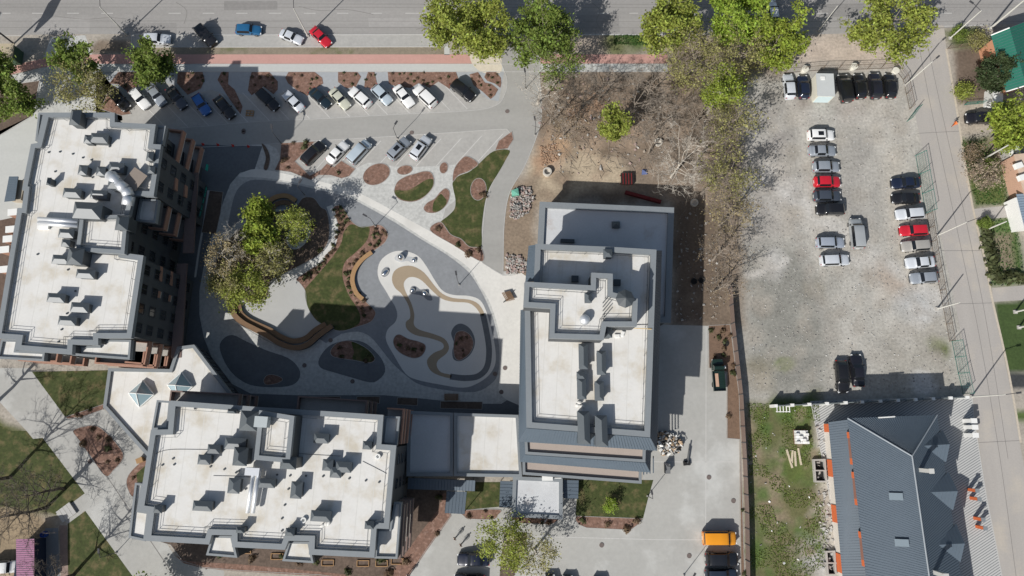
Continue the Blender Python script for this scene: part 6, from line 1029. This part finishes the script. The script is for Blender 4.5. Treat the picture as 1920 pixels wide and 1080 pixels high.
# weeds
r = np.random.default_rng(9); pts = []
for _ in range(12000):
    x, y = r.uniform(1402, 1560), r.uniform(756, 1085)
    if x < 1535 + (y - 756) * .06: w_ = W(x, y); pts.append((w_.x, w_.y, r.uniform(.02, .12)))
pts = [p for p in pts if vnoise(np.array(p[0]), np.array(p[1]), 2.2, 12) > .45]
tag(quads_obj('weeds', leaf_cloud(None, pts, .10, 3, 1.2), leaf_mat('weed_leaf', (.15, .20, .045))), 'rough weeds along the sheet-metal fence', 'weeds', None, 'stuff')
r = np.random.default_rng(19); pts = []
for px_, n_ in (([(1150, 66), (1235, 66), (1240, 86), (1150, 84)], 900), ([(1800, 265), (1850, 262), (1885, 330), (1890, 385), (1830, 385)], 2200), ([(1832, 410), (1905, 410), (1922, 532), (1860, 535)], 1500)):
    k = 0
    while k < n_:
        x, y = r.uniform(min(q[0] for q in px_), max(q[0] for q in px_)), r.uniform(min(q[1] for q in px_), max(q[1] for q in px_)); k += 1
        if pip(x, y, px_): w_ = W(x, y); pts.append((w_.x, w_.y, r.uniform(.03, .2)))
tag(quads_obj('rough_grass', leaf_cloud(None, pts, .12, 4, .3), leaf_mat('weed_leaf2', (.06, .13, .03))), 'rough green growth of verge and street gardens', 'grass', None, 'stuff')
# pallets, blocks, planks, wells at the metal-roofed house
p = W(1500, 819); t = thing('block_pallet', p, 'pallet of white blocks in the weeds by the house', 'pallet'); ORG[t.name] = Vector((0, 0, 0))
for i in range(4):
    for j in range(5):
        for k in range(2 if (i + j) % 3 else 3): MB().box((-.75 + i * .5, -.9 + j * .42, .35 + k * .32), (.46, .38, .3)).build('block', WHITE, t)
MB().box((0, 0, .1), (2.1, 2.3, .18)).build('pallet_base', WOODD, t)
for i, x in enumerate((1485, 1491, 1499, 1480)): o = MB().box((0, 0, .06), (.3, 2.0 + .3 * i, .12)).box((0, 0, .13), (.1, 1.9, .02)).build('plank', mat('pale_plank', (.55, .48, .36), var=.1)); p = W(x, 856 + (i % 2) * 4, 0); o.location = (p.x, p.y, 0); o.rotation_euler.z = .12 * (i - 1); tag(o, 'pale plank lying in the weeds below the white blocks', 'plank', 'planks in the weeds')
for i, (x0, y0, x1, y1) in enumerate(((1522, 861, 1545, 904), (1545, 1032, 1563, 1078))):
    P = ccw([W(x0, y0), W(x1, y0 - 1), W(x1 + 3, y1), W(x0 + 3, y1)]); I = inset(P, .25); b = MB(); b.sides(P, 0, .6); b.ring(P, I, .6); b.sides(I, .02, .6, inward=True); m_ = (Vector(P[0][:2]) + Vector(P[2][:2])) / 2; b.box((m_.x, m_.y, .3), (2.0, .2, .58), 0); b.add([(q.x, q.y, .05) for q in I], [tuple(range(4))], 1); o = b.build('light_well', [CONCR, TYRE]); tag(o, 'open concrete light well at the house wall, %s one' % ('upper', 'lower')[i], 'light well', 'light wells')
t = thing('wooden_pallet', W(1468, 766), 'white timber pallet lying against the pillared wall', 'pallet'); p = W(1468, 766)
for k in range(5): MB().box((p.x - 1 + k * .5, p.y, .12), (.12, 1.2, .1)).build('slat', WHITE, t)
for s in (-.5, .5): MB().box((p.x, p.y + s, .05), (2.3, .12, .08)).build('rail', WHITE, t)
# crate, bollards, bins, pallet truck, manholes, drains
p = W(469, 213); t = thing('wooden_crate', p, 'small wooden pallet on the shaded car park beside the black saloon', 'pallet')
for s in (-.5, 0, .5): MB().box((p.x, p.y + s * .9, .18), (1.35, .14, .1), -.08).build('slat', WOOD, t)
for s in (-.6, 0, .6): MB().box((p.x + s, p.y, .08), (.12, 1.0, .1), -.08).build('bearer', WOOD, t)
for i, (x, y) in enumerate(((381, 271), (409, 272), (437, 273.5), (466, 275))):
    o = MB().lathe([(.22, 0), (.22, .06), (.14, .08), (.05, .7), (.01, .72)], 12).build('traffic_cone', mat('cone_red', (.6, .05, .04), var=0)); p = W(x, y); o.location = (p.x, p.y, .02); tag(o, 'red cone in the shade of the left building, number %s from the left' % ('one', 'two', 'three', 'four')[i], 'cone', 'red cones along the drive')
p = W(1287, 868); t = thing('pallet_truck', p, 'dark hand truck with a long handle on the concrete yard', 'hand truck'); MB().box((p.x, p.y, .25), (1.1, .7, .2), .1).box((p.x - .3, p.y, .6), (.25, .3, .6), .1).build('base', TYRE, t); MB().tube((p.x, p.y, .4), (p.x + .55, p.y + 3.0, .5), .1, n=8).tube((p.x + .1, p.y, .4), (p.x + .4, p.y + 2.0, .6), .13, n=8).build('mast', RAILM, t)
for s in (-.4, .4): MB().tube((p.x + s, p.y - .36, .12), (p.x + s, p.y - .26, .12), .12, n=10).build('wheel', TYRE, t)
p = W(1249, 878); t = thing('wheeled_bin', p, 'dark grey wheeled bin at the rubbish by the right building', 'bin'); MB().prism(ccw([(p.x - .35, p.y - .7), (p.x + .35, p.y - .7), (p.x + .35, p.y + .7), (p.x - .35, p.y + .7)]), .12, 1.1).build('body', TYRE, t); MB().box((p.x, p.y, 1.15), (.8, 1.5, .1)).build('lid', mat('bin_lid', (.16, .165, .17), var=0), t)
for s in (-.5, .5): MB().tube((p.x - .3, p.y + s, .1), (p.x + .3, p.y + s, .1), .1, n=8).build('wheel', TYRE, t)
p = W(87, 1001); t = thing('blue_barrel', p, 'blue plastic barrel beside the purple-roofed shed', 'barrel'); MB().lathe([(.42, 0), (.48, .5), (.42, 1.0), (.3, 1.02), (.3, .9), (.01, .9)], 16, tuple(p)).build('drum', mat('blue_plastic', (.02, .06, .25), var=0), t, smooth=True); MB().lathe([(.1, 1.0), (.1, 1.06), (.01, 1.06)], 8, (p.x + .2, p.y, 0)).build('lid', TYRE, t)
p = W(263, 863, .5); t = thing('wooden_box', (p.x, p.y, 0), 'small wooden box at the west corner of the lower building', 'box'); MB().box((p.x, p.y, .4), (.9, .7, .8), .4).build('body', WOOD, t); MB().box((p.x, p.y, .83), (1.0, .8, .06), .4).build('lid', WOOD, t)
MAN = mat('manhole_iron', (.16, .13, .12), var=.15)
for x, y in ((951, 209), (457, 245), (457, 248), (571, 685), (661, 715), (947, 690), (940, 735), (1375, 939), (1292, 1042), (92, 300), (169, 865), (1329, 895), (1128, 1022), (772, 249), (928, 701), (620, 638)): o = MB().lathe([(.36, 0), (.36, .02), (.3, .02), (.3, .012), (.01, .012)], 16).build('manhole_cover', MAN); p = W(x, y); o.location = (p.x, p.y, .06); tag(o, 'round iron manhole cover set in the paving', 'manhole', 'manhole covers')
# stairs bottom left
t = thing('stone_steps', W(126, 962), 'pale stone steps with dark risers at the bottom left lawn', 'steps'); a0 = W(105, 960); a1 = W(118, 980); d = W(142, 940) - W(110, 962)
for k in range(4): u = d * (k * .22); MB().prism(ccw([(q.x, q.y) for q in (a0 + u, a1 + u, a1 + u + d * .19, a0 + u + d * .19)]), 0, .08 + .09 * k).build('step', M_KERB, t)
# small AC boxes / wood frames at the south foot of the lower building
for x, y in ((520, 1043), (615, 1055), (681, 1056), (716, 1056), (745, 1052), (460, 1032)):
    p = W(x, y); t = thing('timber_tray', p, 'shallow wooden frame at the south foot of the lower building', 'frame', 'wooden frames at the lower building')
    for s in (-.9, .9): MB().box((p.x + s, p.y, .12), (.1, .9, .24)).build('side_board', WOOD, t)
    for s in (-.42, .42): MB().box((p.x, p.y + s, .12), (1.7, .1, .22)).build('end_board', WOOD, t)
# ------------------------------------------------------------------ people
def person(x, y, hd, shirt, trousers, label, hair=(.03, .02, .015)):
    bm = bmesh.new(); J = {'pel': (0, 0, .95), 'che': (.02, 0, 1.3), 'nek': (.02, 0, 1.47), 'hea': (.04, 0, 1.6), 'top': (.04, 0, 1.7), 'hl': (0, .1, .92), 'kl': (.16, .1, .5), 'al': (.1, .1, .08), 'tl': (.25, .1, .04), 'hr': (0, -.1, .92), 'kr': (-.06, -.1, .5), 'ar': (-.3, -.1, .12), 'tr': (-.17, -.1, .05), 'sl': (.02, .19, 1.4), 'el': (-.08, .25, 1.13), 'wl': (.05, .26, .9), 'fl': (.09, .26, .82), 'sr': (.02, -.19, 1.4), 'er': (-.02, -.25, 1.12), 'wr': (.15, -.25, .93), 'fr': (.2, -.25, .86)}
    Rr = {'pel': .14, 'che': .15, 'nek': .06, 'hea': .095, 'top': .07, 'hl': .09, 'kl': .065, 'al': .05, 'tl': .04, 'hr': .09, 'kr': .065, 'ar': .05, 'tr': .04, 'sl': .07, 'el': .05, 'wl': .035, 'fl': .035, 'sr': .07, 'er': .05, 'wr': .035, 'fr': .035}
    E = [('pel', 'che'), ('che', 'nek'), ('nek', 'hea'), ('hea', 'top'), ('pel', 'hl'), ('hl', 'kl'), ('kl', 'al'), ('al', 'tl'), ('pel', 'hr'), ('hr', 'kr'), ('kr', 'ar'), ('ar', 'tr'), ('che', 'sl'), ('sl', 'el'), ('el', 'wl'), ('wl', 'fl'), ('che', 'sr'), ('sr', 'er'), ('er', 'wr'), ('wr', 'fr')]
    ks = list(J); V = {k: bm.verts.new(J[k]) for k in ks}
    for a, c in E: bm.edges.new((V[a], V[c]))
    me = bpy.data.meshes.new('body'); bm.to_mesh(me); bm.free(); o = bpy.data.objects.new('person', me); COL.objects.link(o); md = o.modifiers.new('Skin', 'SKIN'); sv = me.skin_vertices
    if not sv:
        b2 = bmesh.new(); b2.from_mesh(me); b2.verts.layers.skin.verify(); b2.to_mesh(me); b2.free(); sv = me.skin_vertices
    for i, k in enumerate(ks): sv[0].data[i].radius = (Rr[k], Rr[k]); sv[0].data[i].use_root = (k == 'pel')
    o.modifiers.new('Sub', 'SUBSURF').levels = 1; dg = bpy.context.evaluated_depsgraph_get(); m2 = bpy.data.meshes.new_from_object(o.evaluated_get(dg)); o.modifiers.clear(); o.data = m2
    for nm, cl in (('skin', (.45, .28, .2)), ('shirt_%.2f' % sum(shirt), shirt), ('trousers_%.2f' % sum(trousers), trousers), ('shoe', (.03, .03, .03))): m2.materials.append(mat(nm, cl, var=0))
    for f in m2.polygons:
        z = f.center.z; yy = abs(f.center.y); f.material_index = 0 if z > 1.45 or (yy > .2 and z < .97) else 1 if z > .96 else 2 if z > .12 else 3; f.use_smooth = True
    h = MB().lathe([(.1, -.04), (.108, .02), (.09, .08), (.05, .115), (.01, .125)], 12, (.03, 0, 1.64)).build('hair', mat('hair', hair, var=0), smooth=True); h.parent = o
    p = W(x, y); o.location = (p.x, p.y, .02); o.rotation_euler.z = math.radians(hd); tag(o, label, 'person'); return o
person(854, 1008, 215, (.015, .015, .02), (.02, .02, .025), 'person in dark clothes walking on the diagonal path, upper of two'); person(865, 1020, 215, (.06, .05, .05), (.02, .02, .03), 'person in dark clothes walking on the diagonal path, lower of two'); person(767, 1076, 60, (.45, .44, .44), (.05, .05, .07), 'person in a pale top at the bottom edge of the diagonal path'); person(1785, 236, 200, (.75, .18, .03), (.6, .14, .03), 'person in orange work clothes at the side street')
